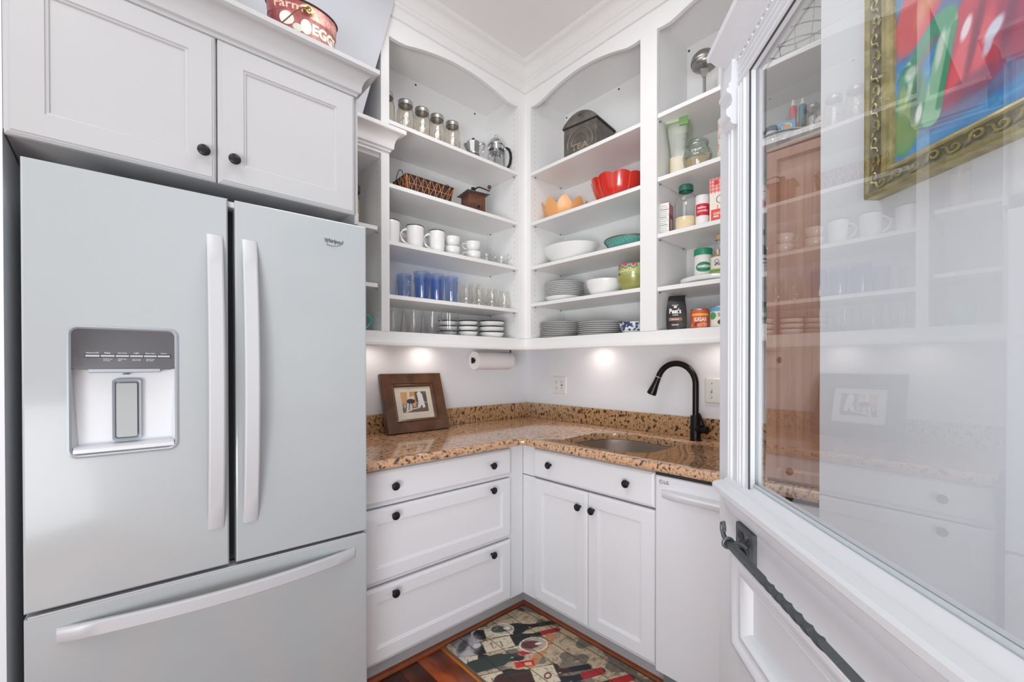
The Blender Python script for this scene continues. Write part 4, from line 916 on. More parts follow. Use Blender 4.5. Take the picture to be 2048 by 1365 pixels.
for sx in (-1, 1): build('handle', MB().tube([(sx*tx, -.042+.084*u, bh+.042*math.sin(PI*u)**.7 if 0 < u < 1 else bh) for u in np.linspace(0, 1, 14)], .0018, 6), BKD, bk)
# --- coffee grinder
cg = thing('coffee_grinder', 'old brown wooden box coffee grinder with iron crank and round knob', 'coffee grinder', (.190, -.612, zA[3]+E5), PI/2-.16)
build('box', B(-.052, .052, -.052, .052, .004, .122), GRINW, cg, bevel=.0015)
dq = build('drawer', B(-.040, .046, -.0555, -.052, .016, .078), GRINW, cg, bevel=.001)
build('knob', MB().ball((.004, -.061, .047), .0070, 10, 8), BLACKM, dq)
build('top_plate', MB().skin([[(s*a, t_*a, z) for s, t_ in ((-1, -1), (1, -1), (1, 1), (-1, 1))] for a, z in ((.052, .1215), (.070, .123), (.070, .126), (.046, .132), (.016, .136))], True, True, True), TINM, cg, smooth=False)
build('spindle_neck', MB().lathe([(.015, 0.134), (.012, 0.139), (.011, 0.149), (.014, 0.153), (.0145, 0.158), (.010, 0.161), (.012, 0.165), (.012, 0.171), (.0001, 0.172)], seg=16), BLACKM, cg)
build('crank', MB().tube([(0, 0, 0.165), (.012, -.003, 0.165), (.022, -.006, 0.175), (.036, -.010, 0.179), (.060, -.018, 0.173), (.086, -.026, 0.165), (.092, -.028, 0.163)], .0042, 8), BLACKM, cg)
build('crank_knob', MB().tube([(.092, -.028, 0.163), (.092, -.028, 0.177)], .0032, 8).ball((.092, -.028, 0.187), .0115, 14, 10), mat('crank_knob_red_brown', (92, 52, 48), .4, coat=.2, bump=.05), cg)
# --- mugs
def mug(label, loc, rb, rt, h, rz, cat='mug', group=None, M=CER, rim=True, hz=(.2, .85), hr=.036, name='mug', hx=None):
    t = thing(name, label, cat, loc, rz, group)
    build('body', MB().lathe([(.001, .003), (rb*.85, .002), (rb*.9, 0), (rb, .004), (rb+(rt-rb)*.5, h*.5), (rt, h-.002), (rt-.0012, h), (rt-.003, h-.002), (rt-.0045, h*.5), (rb-.004, .008), (.001, .006)], seg=32), M, t)
    if rim: build('rim_band', MB().lathe([(rt+.0003, h-.0045), (rt+.0003, h-.0015), (rt-.0010, h+.0004), (rt-.0028, h-.001)], seg=32), RIMK, t)
    z0, z1 = h*hz[0], h*hz[1]; P_ = []
    for u in np.linspace(0, 1, 12):
        rr_ = rb+(rt-rb)*(hz[0]+(hz[1]-hz[0])*u)
        P_.append((rr_-.003+hr*math.sin(PI*u)**.65*(1 if u > .5 else .92), 0, z0+(z1-z0)*u))
    build('handle', MB().tube(P_, [.0055]+[.005]*10+[.006], 8), M, t)
    return t
ax = -1.83
mug('tall white mug with black rim, cut off by the left stile of the mug shelf', (.240, -1.148, zA[2]+E5), .040, .047, .114, -2.6, group='tall white mugs with black rims')
mug('tall white mug with black rim, in front, second from the left stile', (.236, -1.012, zA[2]+E5), .038, .0455, .117, ax, group='tall white mugs with black rims')
mug('tall white mug with black rim, in front, beside the stacked cups', (.240, -.886, zA[2]+E5), .036, .0425, .118, ax-.05, group='tall white mugs with black rims')
mug('white black-rimmed mug in the back row, between the two left mugs', (.120, -1.052, zA[2]+E5), .036, .042, .106, 1.2, group='tall white mugs with black rims')
mug('white black-rimmed mug in the back row, behind the gap between the front mugs', (.115, -.915, zA[2]+E5), .036, .042, .106, 1.2, group='tall white mugs with black rims')
def cup(label, loc, rz, handle=True, M=CER, r=.0435, h=.054, group='stacked white tea cups', name='tea_cup'):
    t = thing(name, label, 'cup', loc, rz, group)
    pc_ = [(.001, .003), (.020, .002), (.021, 0), (.023, .001), (.030, .007), (.038, .020), (.042*r/.0435, .038), (r, h), (r-.001, h+.0006)]
    if M is CER: pc_ += [(r-.0025, h), (.0395, .036), (.033, .016), (.02, .006), (.001, .005)]
    build('body', MB().lathe(pc_, seg=30), M, t)
    if handle:
        build('handle', MB().tube([(.039, 0, .045), (.050, 0, .050), (.060, 0, .044), (.060, 0, .032), (.050, 0, .020), (.036, 0, .015)], [.004, .0032, .003, .003, .003, .004], 8), M, t)
    return t
def saucer(label, loc, r=.062, group='white saucers under the cups'):
    t = build('saucer', MB().lathe([(.001, .003), (.028, .002), (.030, 0), (.032, .001), (.05, .006), (r, .013), (r-.001, .0142), (r-.004, .013), (.045, .0068), (.028, .0045), (.001, .0045)], seg=36), CER)
    t.location = loc; tag(t, label, 'saucer', group)
saucer('white saucer under the stacked cups next to the mugs', (.215, -.770, zA[2]+E5)); saucer('white saucer under the stacked cups next to the glass cups', (.215, -.622, zA[2]+E5))
cup('lower white cup of the stack beside the tall mugs', (.215, -.774, zA[2]+.0058), 2.2, True); cup('upper white cup of the stack beside the tall mugs', (.215, -.774, zA[2]+.0600), 2.2, True)
cup('lower white cup of the right cup stack, handle to the left', (.215, -.630, zA[2]+.0058), ax-.25); cup('upper white cup of the right cup stack, handle to the left', (.214, -.632, zA[2]+.0600), ax-.45)
cup('small clear glass cup beside the stacked white cups', (.215, -.535, zA[2]+E5), .95, M=GLC, group='clear glass cups', name='glass_cup', r=.040, h=.052)
cup('small clear glass cup stacked in the left glass cup', (.2155, -.533, zA[2]+.030), 1.1, M=GLC, group='clear glass cups', name='glass_cup', r=.040, h=.052)
cup('small clear glass cup at the right end of the mug shelf', (.225, -.430, zA[2]+E5), 1.05, M=GLC, group='clear glass cups', name='glass_cup', r=.040, h=.052)
cup('small clear glass cup stacked in the rightmost glass cup', (.2255, -.428, zA[2]+.030), .9, M=GLC, group='clear glass cups', name='glass_cup', r=.040, h=.052)
# --- tumblers
def tumbler(label, loc, rb, rt, h, M, group, cat='glass', name='tumbler', th=.012, ribs=0, belly=None):
    fn = (lambda a, z: 1+.018*math.cos(ribs*a)) if ribs else None
    if belly: pr_ = [(.001, .004), (rb*.9, .003), (rb, .001), (rb+.004, .006), (belly, h*.30), (belly*1.0, h*.42), (rt+.001, h*.8), (rt, h), (rt-.0010, h)]
    else: pr_ = [(.001, .003), (rb-.003, .002), (rb, .001), (rb+.001, .004), (rt, h-.001), (rt-.0010, h)]
    o = build(name, MB().lathe(pr_, seg=64 if ribs else 30, fn=fn), M); o.location = loc
    return tag(o, label, cat, group)
tumbler('clear glass tumbler at the left end of the blue glass shelf', (.240, -1.150, zA[1]+E5), .029, .034, .104, GLC, 'clear tumblers on the blue glass shelf')
tumbler('clear glass tumbler behind, second from the left on the blue glass shelf', (.150, -1.09, zA[1]+E5), .028, .032, .108, GLC, 'clear tumblers on the blue glass shelf')
t = thing('glass_jar_mug', 'clear glass jar mug with handle in front of a blue tumbler', 'mug', (.252, -1.062, zA[1]+E5), PI/2-.7)
build('body', MB().lathe([(.001, .005), (.028, .002), (.034, .001), (.036, .008), (.036, .070), (.034, .078), (.031, .082), (.031, .098), (.0295, .098)], seg=28), GLC, t)
for z in (.084, .090): build('thread', MB().lathe([(.0312, z-.001), (.0325, z), (.0312, z+.001)], seg=24), GLC, t)
build('handle', MB().tube([(.010, -.034, .072), (.012, -.050, .072), (.014, -.056, .060), (.014, -.056, .032), (.012, -.050, .020), (.010, -.034, .018)], .0042, 8), GLC, t)
GB = 'blue glass tumblers'
tumbler('blue glass tumbler in the back, behind the clear jar mug', (.155, -1.030, zA[1]+E5), .031, .038, .136, GLB, GB)
tumbler('blue glass tumbler in front, leftmost and tallest looking of three', (.250, -.981, zA[1]+E5), .031, .0415, .142, GLB, GB)
tumbler('blue glass tumbler in front, middle one of three', (.250, -.891, zA[1]+E5), .030, .0375, .142, GLB, GB)
tumbler('blue glass tumbler in front, rightmost of three', (.250, -.803, zA[1]+E5), .030, .0375, .142, GLB, GB)
tumbler('blue glass tumbler in the back row, behind the left and middle blue tumblers', (.155, -.925, zA[1]+E5), .030, .0375, .138, GLB, GB)
tumbler('blue glass tumbler in the back row, behind the middle and right blue tumblers', (.155, -.840, zA[1]+E5), .030, .0375, .138, GLB, GB)
GA = 'pale amber stemless glasses'
for i, (y, w) in enumerate(((-.690, 'next to the blue tumblers'), (-.600, 'second from the blue tumblers'), (-.506, 'third from the blue tumblers'), (-.412, 'at the right end of the shelf'))):
    tumbler(f'pale amber stemless glass in front, {w}', (.232, y, zA[1]+E5), .022, .028, .112, GLA, GA, name='stemless_glass', belly=.0385, th=.008)
for i, (y, w) in enumerate(((-.700, 'left one of the back row'), (-.56, 'right one of the back row'))):
    tumbler(f'tall pale amber glass, {w}', (.130, y, zA[1]+E5), .026, .032, .150, GLA, GA, name='stemless_glass', belly=.036, th=.008)
GT = 'tall clear ribbed glasses on the bottom left shelf'
for y, w in ((-1.120, 'at the left stile'), (-1.008, 'second from the left stile'), (-.897, 'third from the left stile'), (-.790, 'beside the small bowls')):
    tumbler(f'tall clear faceted drinking glass in front, {w}', (.215, y, zA[0]+E5), .034, .048, .124, GLC, GT, ribs=12)
for y, w in ((-1.06, 'behind the first and second glasses'), (-.945, 'behind the second and third glasses'), (-.84, 'behind the third and fourth glasses')):
    tumbler(f'tall clear faceted drinking glass in the back row, {w}', (.110, y, zA[0]+E5), .033, .044, .122, GLC, GT, ribs=12)
# --- bowls with dark rims
def bowl(label, loc, rb, rt, h, group, name='bowl', M=CER, rim=True, cat='bowl', fn=None, rimM=None, seg=40, sx=1, sy=1, rz=0, thick=.003):
    b = build(name, MB().lathe([(.001, .004), (rb*.82, .003), (rb*.86, 0), (rb, .0005), (rb+(rt-rb)*.45, h*.25), (rb+(rt-rb)*.82, h*.62), (rt, h-.001), (rt-.0008, h), (rt-thick, h-.001), (rb+(rt-rb)*.80-thick, h*.60), (rb+(rt-rb)*.4-thick, h*.27), (rb*.8, .006), (.001, .006)], seg=seg, fn=fn, sx=sx, sy=sy), M)
    b.location = loc; b.rotation_euler.z = rz; tag(b, label, cat, group)
    if rim: build('rim_band', MB().lathe([(rt-.0012, h-.0060), (rt+.0010, h-.0008), (rt-.0008, h+.0005), (rt-thick+.0004, h-.0004)], seg=seg, fn=fn, sx=sx, sy=sy), rimM or RIMK, b)
    return b
GBW = 'small white bowls with black rims'
for k_ in range(3):
    bowl(f'white bowl with black rim, {ORD[2-k_]} of the left stack of three', (.215, -.667, zA[0]+E5+.0285*k_), .034, .0575, .034, GBW)
for k_ in range(3):
    bowl(f'white bowl with black rim, {ORD[2-k_]} of the right stack of three', (.222, -.503, zA[0]+E5+.0315*k_), .052, .078-.001*(k_ % 2), .036, GBW)
for k_ in range(3):
    bowl(f'white bowl with black rim, {ORD[2-k_]} of the stack behind the faceted glasses', (.130, -.745, zA[0]+E5+.029*k_), .034, .058, .034, GBW)
# --- dinner plates
def plate_stack(x, y, z, n, r, dz, group, where, rnd):
    proto = None
    for k_ in range(n):
        lab = f'dark-rimmed white plate, {ORD[n-1-k_]} of the {where}'
        if proto is None:
            proto = build('plate', MB().lathe([(.001, .0020), (r*.58, .0015), (r*.60, 0), (r*.64, .0008), (r*.80, .0040), (r*.985, .0085), (r, .0098), (r-.0015, .0108), (r*.97, .0104), (r*.80, .0066), (r*.62, .0040), (.001, .0036)], seg=48), CER)
            build('rim_band', MB().lathe([(r*.992, .0092), (r+.0004, .0098), (r+.0001, .0106), (r*.99, .0102)], seg=48), RIMK, proto)
            tag(proto, lab, 'plate', group); o = proto
        else: o = copy_tree(proto, label=lab)
        o.location = (x+rnd*math.sin(k_*2.3), y+rnd*math.cos(k_*1.7), z+E5+dz*k_)
bowl('plain white bowl under the stack of small plates', (.498, -.170, zB[1]+E5), .070, .112, .034, 'white bowls on the middle right shelf', rim=False, name='serving_bowl')
plate_stack(.498, -.170, zB[1]+.0345, 8, .1165, .0103, 'small plates on the second shelf', 'small plate stack', .0012)
plate_stack(.478, -.168, zB[0], 9, .133, .0103, 'dinner plates on the bottom shelf', 'left bottom-shelf stack', .0015)
plate_stack(.770, -.170, zB[0], 7, .131, .0106, 'dinner plates on the bottom shelf', 'right bottom-shelf stack', .0015)
bowl('plain white deep bowl between the small plates and the green bowl', (.800, -.170, zB[1]+E5), .062, .110, .088, 'white bowls on the middle right shelf', rim=False, name='serving_bowl')
# green and painted bowls at the right stile
GRB = mixnoise('green_stoneware', [(0, (120, 122, 60)), (.5, (160, 160, 88)), (1, (190, 188, 130))], 5, (1, 1, 5), .25, .4)
bowl('olive green stoneware bowl beside the stile, under the painted bowl', (.990, -.190, zB[1]+E5), .045, .085, .082, None, M=GRB, rim=False, name='stoneware_bowl')
pb = thing('painted_bowl', 'small bowl painted with red and green flowers, inside the olive green bowl', 'bowl', (.990, -.190, zB[1]+.032), -.5)
build('body', MB().lathe([(.001, .003), (.030, .001), (.05, .012), (.068, .05), (.074, .108), (.072, .1085), (.066, .05), (.045, .014), (.001, .006)], seg=40), mat('pale_green_glaze', (196, 206, 142), .2, coat=.4, bump=.03), pb)
A = Art(.20, .042, .0012, (196, 206, 142))
for q in range(5):
    cx_ = .02+.04*q; A.ell(cx_, .036, .017, .020, (92, 104, 112)); A.ell(cx_, .036, .013, .015, (168, 196, 178)); A.ell(cx_, .037, .009, .010, (226, 84, 78)); A.ell(cx_, .037, .003, .003, (120, 40, 50)); A.ell(cx_+.02, .012, .008, .004, (214, 170, 60)); A.ell(cx_+.02, .026, .004, .006, (80, 130, 90))
A.rect(0, .20, .039, .042, (222, 70, 66))
A.mesh('painted_band', PRINT, pb, 0, 0, .066, wrap=.0748)
bowl('teal and brown patterned bowl at the right end, beside the large white bowl', (.945, -.165, zB[2]+E5), .045, .128, .060, None, M=mixnoise('teal_glaze', [(0, (52, 120, 112)), (.5, (92, 168, 156)), (1, (130, 196, 184))], 60, (1, 1, 3), .2, .5), rim=True, rimM=mat('brown_rim_glaze', (112, 86, 66), .3, bump=.03), name='patterned_bowl')
mb = MB(); n = 66
P_ = [((.108+.0145*(i % 2)+.0008)*math.cos(2*PI*i/n), (.108+.0145*(i % 2)+.0008)*math.sin(2*PI*i/n), .032+.020*(i % 2)) for i in range(n+1)]
mb.tube(P_, .0009, 4)
zz_ = build('zigzag_band', mb, mat('dark_teal_line', (40, 92, 88), .4, bump=.02)); zz_.parent = bpy.data.objects['patterned_bowl']
bowl('large white oval serving bowl on the shelf below the orange bowl', (.545, -.168, zB[2]+E5), .060, .150, .100, None, rim=False, name='serving_bowl', sx=1.20, sy=.93, fn=lambda a, z: 1+.012*math.cos(2*a+.6)*(z > .05), thick=.004)
A = Art(.30, .045, .0016, (226, 228, 230)); r_ = np.random.RandomState(8)
for q in range(90): A.ell(r_.rand()*.30, r_.rand()*.045, .0055+.003*r_.rand(), .004+.003*r_.rand(), (52, 66, 104), r_.rand()*180)
for q in range(60): A.ell(r_.rand()*.30, r_.rand()*.045, .003, .002, (226, 228, 230), r_.rand()*180)
bb = thing('patterned_bowl', 'small white bowl with dark blue flower pattern at the right end, beside dinner plates', 'bowl', (.985, -.185, zB[0]+E5), -.5)
build('body', MB().lathe([(.001, .003), (.036, .002), (.038, 0), (.045, .002), (.056, .014), (.0725, .058), (.071, .0585), (.054, .016), (.035, .006), (.001, .005)], seg=40), CER, bb)
# flared printed wall
nx_, ny_ = A.nx+1, A.ny+1
o = A.mesh('flower_print', PRINT, bb, 0, 0, 0)
co = np.zeros(nx_*ny_*3); o.data.vertices.foreach_get('co', co); co = co.reshape(-1, 3)
v_ = co[:, 2]/.045; rr_ = .0565+(.0727-.0565)*v_+.0006; a_ = (co[:, 0]-.15)/.0727*1.4
o.data.vertices.foreach_set('co', np.stack([rr_*np.sin(a_), -rr_*np.cos(a_), .014+.044*v_], 1).ravel()); o.data.shade_smooth()
# --- tea tin
te = thing('tea_tin', 'aged metal tin with arched lid embossed TEA on the top right shelf', 'tin', (.605, -.055, zB[4]+E5), .12)
te.location = (.588, -.272, zB[4]+E5)
TW, TD, TH = .212, .200, .192
build('box', MB().skin([[(x, y, z) for x, y in ((0, 0), (TW, 0), (TW, TD), (0, TD))] for z in (0, TH-.012)], True, True, True), TINM, te, bevel=.002)
ap = [(TD*(-.02+1.04*u), TH-.012+.055*math.sin(PI*u)**.75) for u in np.linspace(0, 1, 21)]
al = [(TW*(-.03+1.06*u), TH-.010+(.062*math.sin(PI*u)**.72 if 0 < u < 1 else 0)) for u in np.linspace(0, 1, 25)]
build('lid', MB().skin([[(x, y, z) for x, z in al] for y in (-.006, TD+.004)], True, True, True), TINM, te, ang=30)
build('lid_lip', MB().box(-.006, TW+.006, -.007, TD+.005, TH-.0165, TH-.0100), mat('tin_dark_edge', (58, 52, 48), .5, metal=.4, bump=.2), te, bevel=.001)
build('lid_catch', MB().box(TW*.5-.010, TW*.5+.012, -.012, -.005, TH+.030, TH+.040), TINM, te, bevel=.001)
for rr_, t_ in ((.080, .0024), (.052, .0018)):
    build('embossed_ring', MB().tube([(TW*.5+rr_*math.cos(a), -.0012, .078+rr_*math.sin(a)) for a in np.linspace(-.35, PI+.35, 30)], t_, 6), TINL, te)
build('embossed_scroll', MB().tube([(TW*.5+.075+.013*math.cos(a)*(1-a/14), -.0012, .070+.013*math.sin(a)*(1-a/14)) for a in np.linspace(0, 9, 30)], .0013, 5), TINL, te)
build('embossed_scroll', MB().tube([(TW*.5-.077-.011*math.cos(a)*(1-a/14), -.0012, .070+.011*math.sin(a)*(1-a/14)) for a in np.linspace(0, 9, 30)], .0013, 5), TINL, te)
text('TEA', mat('tin_lettering', (158, 144, 122), .45, metal=.3, bump=.2), te, w=.112, h=.036, x=TW*.5, y=-.0015, z=.056, bold=.03)
# --- orange lotus bowl and red fluted bowl
def petal(n, amp, pw=1.0): return lambda a, z: 1
ORG = mat('orange_glaze', (236, 172, 108), .42, coat=.1, bump=.03)
ob = thing('petal_bowl', 'orange ceramic bowl with pointed petal rim on the upper right shelf', 'bowl', (.500, -.168, zB[3]+E5), .2)
def petals(rb, rt, hmin, hmax, n, seg, M, parent, thick=.004, flute=0., sharp=.8):
    Lo = []
    prof = [(0, .0), (.25, .06), (.5, .24), (.75, .55), (1, 1)]
    def pt_(u, zf, a, off):
        w = abs(math.sin(n*a/2))**sharp; top = hmin+(hmax-hmin)*w
        r = rb+(rt-rb)*u**.8*(1+.02*w*u)+off; r *= 1-flute*(1-abs(math.sin(n*a/2)))*u
        return (r*math.cos(a), r*math.sin(a), max(zf*top, 0)+(.004 if off < 0 else 0)*(1-u))
    for u, zf in prof: Lo.append([pt_(u, zf, 2*PI*j/seg, 0) for j in range(seg)])
    for u, zf in prof[::-1]: Lo.append([pt_(u, zf, 2*PI*j/seg, -thick) for j in range(seg)])
    return build('body', MB().skin(Lo, True, True, True), M, parent, ang=50)
petals(.066, .136, .070, .112, 9, 144, ORG, ob, flute=.05, sharp=1.2)
REDM = mat('red_glaze', (206, 44, 30), .18, coat=.6, bump=.03)
rb_ = thing('fluted_bowl', 'large red fluted ceramic bowl on the upper right shelf beside the stile', 'bowl', (.880, -.165, zB[3]+E5), .1)
petals(.062, .146, .118, .128, 10, 160, REDM, rb_, flute=.04, sharp=.6)
for q in range(10):
    a = 2*PI*q/10
    P_ = []
    for u, zf in ((.25, .06), (.5, .24), (.75, .55), (.97, .97)):
        r = (.062+(.146-.062)*u**.8)*(1-.04*u)+.0006; P_.append((r*math.cos(a), r*math.sin(a), zf*.118))
    build('flute_rib', MB().tube(P_, .0014, 5), mat('red_glaze_worn_edge', (226, 108, 84), .3, bump=.03), rb_)
# --- narrow column: jar of pasta and teal mug
tj = thing('storage_jar', 'tall glass jar of beige pasta with dark lid in the narrow shelf column', 'jar', (.150, -1.298, 1.9166+E5), PI/2)
build('jar_glass', MB().lathe([(.001, .002), (.034, .002), (.036, .006), (.036, .172), (.030, .184), (.030, .192)], seg=26), GLC, tj)
build('pasta', MB().lathe([(.001, .004), (.0335, .004), (.0335, .150), (.001, .154)], seg=22), mat('dry_pasta', (206, 180, 146), .8, bump=.8, bscale=160), tj)
build('lid', MB().lathe([(.031, .184), (.036, .186), (.037, .190), (.037, .216), (.034, .220), (.0001, .220)], seg=26), mat('bronze_lid', (112, 104, 96), .45, metal=.5, bump=.1), tj)
TEAL = mat('teal_glaze_plain', (70, 168, 152), .2, coat=.4, bump=.03)
mug('teal glazed mug in the bottom of the narrow shelf column', (.235, -1.318, 1.4352+E5), .036, .041, .090, PI/2-.25, M=TEAL, rim=False, hr=.034, hz=(.12, .9), name='teal_mug')
# --- pantry unit, top shelf
sc = thing('domed_juicer', 'stainless steel domed juicer with stem on the top pantry shelf', 'juicer', (1.345, -.165, zC[4]+E5), .5)
build('foot', MB().lathe([(.0001, 0), (.050, 0), (.050, .006), (.030, .012), (.009, .020), (.009, .026)], seg=26), STEEL, sc)
build('stem', MB().box(-.007, .007, -.005, .005, .02, .158), STEEL, sc, bevel=.002)
build('bracket', MB().skin([[(a*s, b*s, z) for a, b in ((-.016, -.008), (.016, -.008), (.016, .008), (-.016, .008))] for s, z in ((.45, .160), (1, .186), (1.1, .197))], True, True, True), STEEL, sc)
build('cup', MB().lathe([(.0001, .196), (.020, .196), (.043, .201), (.053, .210), (.0555, .218), (.0555, .224), (.053, .224)], seg=34), STEEL, sc)
build('dome_lid', MB().lathe([(.057, .222), (.0585, .225), (.058, .236), (.052, .254), (.038, .268), (.019, .277), (.0001, .279)], seg=34), STEEL, sc)
bc = thing('beadboard_canister', 'white beadboard canister right of the steel juicer on the top pantry shelf', 'canister', (1.470, -.185, zC[4]+E5), 0)
build('body', MB().lathe([(.048, 0), (.052, .003), (.052, .150), (.054, .154), (.054, .164), (.0001, .166)], seg=96, fn=lambda a, z: 1-.02*(abs(math.sin(12*a)) < .2), cap0=True), CER, bc)
# --- wire basket
wb = thing('wire_basket', 'round grey wire basket on the top pantry shelf behind the door glass', 'basket', (1.712, -.168, zC[4]+E5), 0)
WR = mat('grey_wire', (176, 174, 170), .35, metal=.6, bump=.05)
for z, r in ((.003, .075), (.03, .105), (.065, .122), (.105, .132), (.15, .138), (.20, .140)):
    build('wire_ring', MB().tube([(r*math.cos(a), r*math.sin(a)*.95, z) for a in np.linspace(0, 2*PI, 41)], .0022, 6, caps=False), WR, wb)
for q in range(14):
    a = 2*PI*q/14; build('wire_rib', MB().tube([(r*math.cos(a), r*math.sin(a)*.95, z) for z, r in ((.003, .02), (.003, .075), (.03, .105), (.065, .122), (.105, .132), (.15, .138), (.20, .140))], .0015, 5), WR, wb)
# --- pantry shelf 3 (green-lidded container, flower jar, canister ...)
gc = thing('flour_container', 'tall cloudy plastic container of flour with pale green lid on the pantry shelf', 'container', (1.235, -.185, zC[3]+E5), .30)
def sq(h, s, r, z): return [(x*1.0, y*1.0, z) for x, y in rrect(-s, s, -h, h, r, 4)]
build('body', MB().skin([sq(.045, .038, .012, .001), sq(.046, .039, .012, .10), sq(.048, .042, .012, .15), sq(.056, .051, .012, .23), sq(.058, .053, .012, .262)], True, True, False), FROST, gc)
build('flour', MB().skin([sq(.0425, .0355, .010, .003), sq(.0435, .0365, .010, .100), sq(.0437, .0367, .010, .106)], True, True, True), mat('flour_cream', (244, 222, 190), .9, bump=.1), gc)
LG_ = mat('pale_green_plastic', (204, 226, 192), .4, bump=.05)
build('lid', MB().skin([sq(.060, .055, .014, .258), sq(.061, .056, .014, .268), sq(.056, .051, .012, .275), sq(.050, .046, .010, .276)], True, True, True), LG_, gc)
build('pour_flap', MB().box(.010, .050, -.066, -.058, .236, .270), mat('green_flap', (132, 186, 110), .4, bump=.05), gc, bevel=.004)
fj = thing('flower_jar', 'rounded green-tinted glass clamp jar with embossed flowers, beside the flour container', 'jar', (1.352, -.248, zC[3]+E5), .6)
build('jar_glass', MB().lathe([(.001, .004), (.034, .001), (.044, .006), (.056, .030), (.060, .055), (.056, .078), (.046, .094), (.042, .100), (.042, .112)], seg=34), GLG, fj)
build('contents', MB().lathe([(.001, .006), (.040, .008), (.052, .028), (.055, .040), (.001, .044)], seg=24), mat('nut_beige', (206, 178, 146), .8, bump=.9, bscale=90), fj)
build('glass_lid', MB().lathe([(.045, .113), (.046, .120), (.040, .127), (.020, .130), (.0001, .130)], seg=30), GLG, fj)
build('clamp_wire', MB().tube([(.046*math.cos(a), .046*math.sin(a), .112) for a in np.linspace(0, 2*PI, 31)], .0014, 6, caps=False).tube([(-.046, 0, .112), (-.056, -.004, .108), (-.060, -.006, .094), (-.054, -.008, .086)], .0014, 6), ALU, fj)
mb = MB()
for q in range(7):
    a0 = -2.9+q*.62; zc_ = .052+.012*(q % 2)
    for w_ in range(5):
        b = 2*PI*w_/5; aa = a0+.14*math.cos(b); z_ = zc_+.0085*math.sin(b); rr_ = .060 if .035 < z_ < .075 else .058
        mb.ball((rr_*math.cos(aa), rr_*math.sin(aa), z_), .0040, 6, 5)
tag(build('embossed_flowers', mb, GLG, fj), kind='stuff')
for q in range(4):
    a0 = -2.6+q*.62; build('bead', MB().ball((.0585*math.cos(a0), .0585*math.sin(a0), .052+.012*(q % 2)), .0045, 8, 6), mat('flower_centre_tan', (190, 140, 110), .5, bump=.05), fj)
def canprint(t, art, r, z0, name='label_print'): return art.mesh(name, PRINT, t, 0, 0, z0, wrap=r+.0005)
def can(name, label, cat, loc, rz, r, h, art, group=None, capM=None, cap=None, body=CER):
    t = thing(name, label, cat, loc, rz, group)
    build('can_body', MB().lathe([(.0001, .001), (r-.002, 0), (r, .002), (r-.0003, .004), (r-.0003, h-.004), (r, h-.003), (r-.0005, h), (r-.002, h-.001), (r-.003, h-.003), (.0001, h-.003)], seg=32), body, t)
    if art is not None: canprint(t, art, r, .004)
    if cap:
        build('lid', MB().lathe([(r+.0005, h-.004), (r+.0012, h-.003), (r+.0012, h+cap-.002), (r-.001, h+cap), (.0001, h+cap)], seg=32), capM, t)
    return t
R_ = .054; A = Art(2*PI*R_, .176, .002, (240, 230, 220))
for q in range(7):
    for w_ in range(4):
        cx_ = .024+.048*q+.02*(w_ % 2); cy_ = .02+.044*w_; A.ring(cx_, cy_, .014, .012, .0014, (222, 96, 90)); A.line((cx_-.01, cy_+.02), (cx_+.012, cy_+.014), .0022, (222, 96, 90)); A.ell(cx_, cy_, .004, .004, (226, 120, 110))
can('snack_canister', 'tall cream canister with red scribble pattern at the door edge on the pantry shelf', 'canister', (1.481, -.205, zC[3]+E5), .5, R_, .184, A, capM=CER, cap=.006)
# things behind the glass on that shelf
tray = thing('oval_platter', 'cream platter with grey rim line under the jars behind the door glass', 'platter', (1.668, -.176, zC[3]+E5), 0)
build('body', MB().lathe([(.001, .002), (.09, .001), (.095, 0), (.12, .008), (.128, .022), (.130, .0235), (.128, .0245), (.118, .012), (.09, .005), (.001, .004)], seg=44), CER, tray)
build('rim_line', MB().lathe([(.1245, .0155), (.1285, .0205)], seg=44), GREY, tray)
NAVY = mat('navy_cap', (66, 74, 100), .5, bump=.05)
for x, y, lab in ((1.600, -.222, 'spice jar with navy cap behind the glass, nearest the door stile'), (1.648, -.236, 'spice jar with navy cap behind the glass, beside the blue box')):
    r_ = .021; A = Art(2*PI*r_, .045, .0015, (232, 226, 222))
    for q in range(4): A.rect(.005+.033*q, .028+.033*q, .010, .034, (206, 170, 150)); A.line((.007+.033*q, .03), (.025+.033*q, .03), .002, (90, 80, 110)); A.line((.007+.033*q, .022), (.022+.033*q, .022), .002, (120, 110, 130))
    can('spice_jar', lab, 'jar', (x, y, zC[3]+.0065), 0, r_, .054, A, 'spice jars with navy caps', NAVY, .016)
bx = thing('sweetener_box', 'small light blue box behind the door glass on the platter', 'box', (1.676, -.258, zC[3]+.0065), .25)
build('carton', B(0, .058, 0, .022, 0, .068), mat('box_blue', (96, 172, 206), .5, bump=.05), bx, bevel=.0008)
A = Art(.056, .066, .0015, (96, 176, 212)); A.ell(.028, .046, .014, .010, (236, 176, 120)); A.rect(.010, .046, .014, .030, (150, 206, 228)); A.ring(.028, .046, .016, .012, .0012, (236, 240, 240))
A.mesh('front_print', PRINT, bx, .001, -.0006, .001)
pc = thing('glass_pitcher', 'clear beige-tinted glass pitcher holding squeeze bottles behind the door glass', 'pitcher', (1.722, -.178, zC[3]+.0065), -.2)
build('body', MB().lathe([(.001, .003), (.034, .002), (.036, .008), (.036, .085), (.040, .104), (.0385, .104)], seg=30), GLJ, pc)
build('handle', MB().tube([(.036, 0, .090), (.058, 0, .094), (.066, 0, .078), (.062, 0, .056), (.052, 0, .040), (.044, 0, .034)], .005, 8), mat('handle_grey', (150, 150, 150), .4, bump=.05), pc)
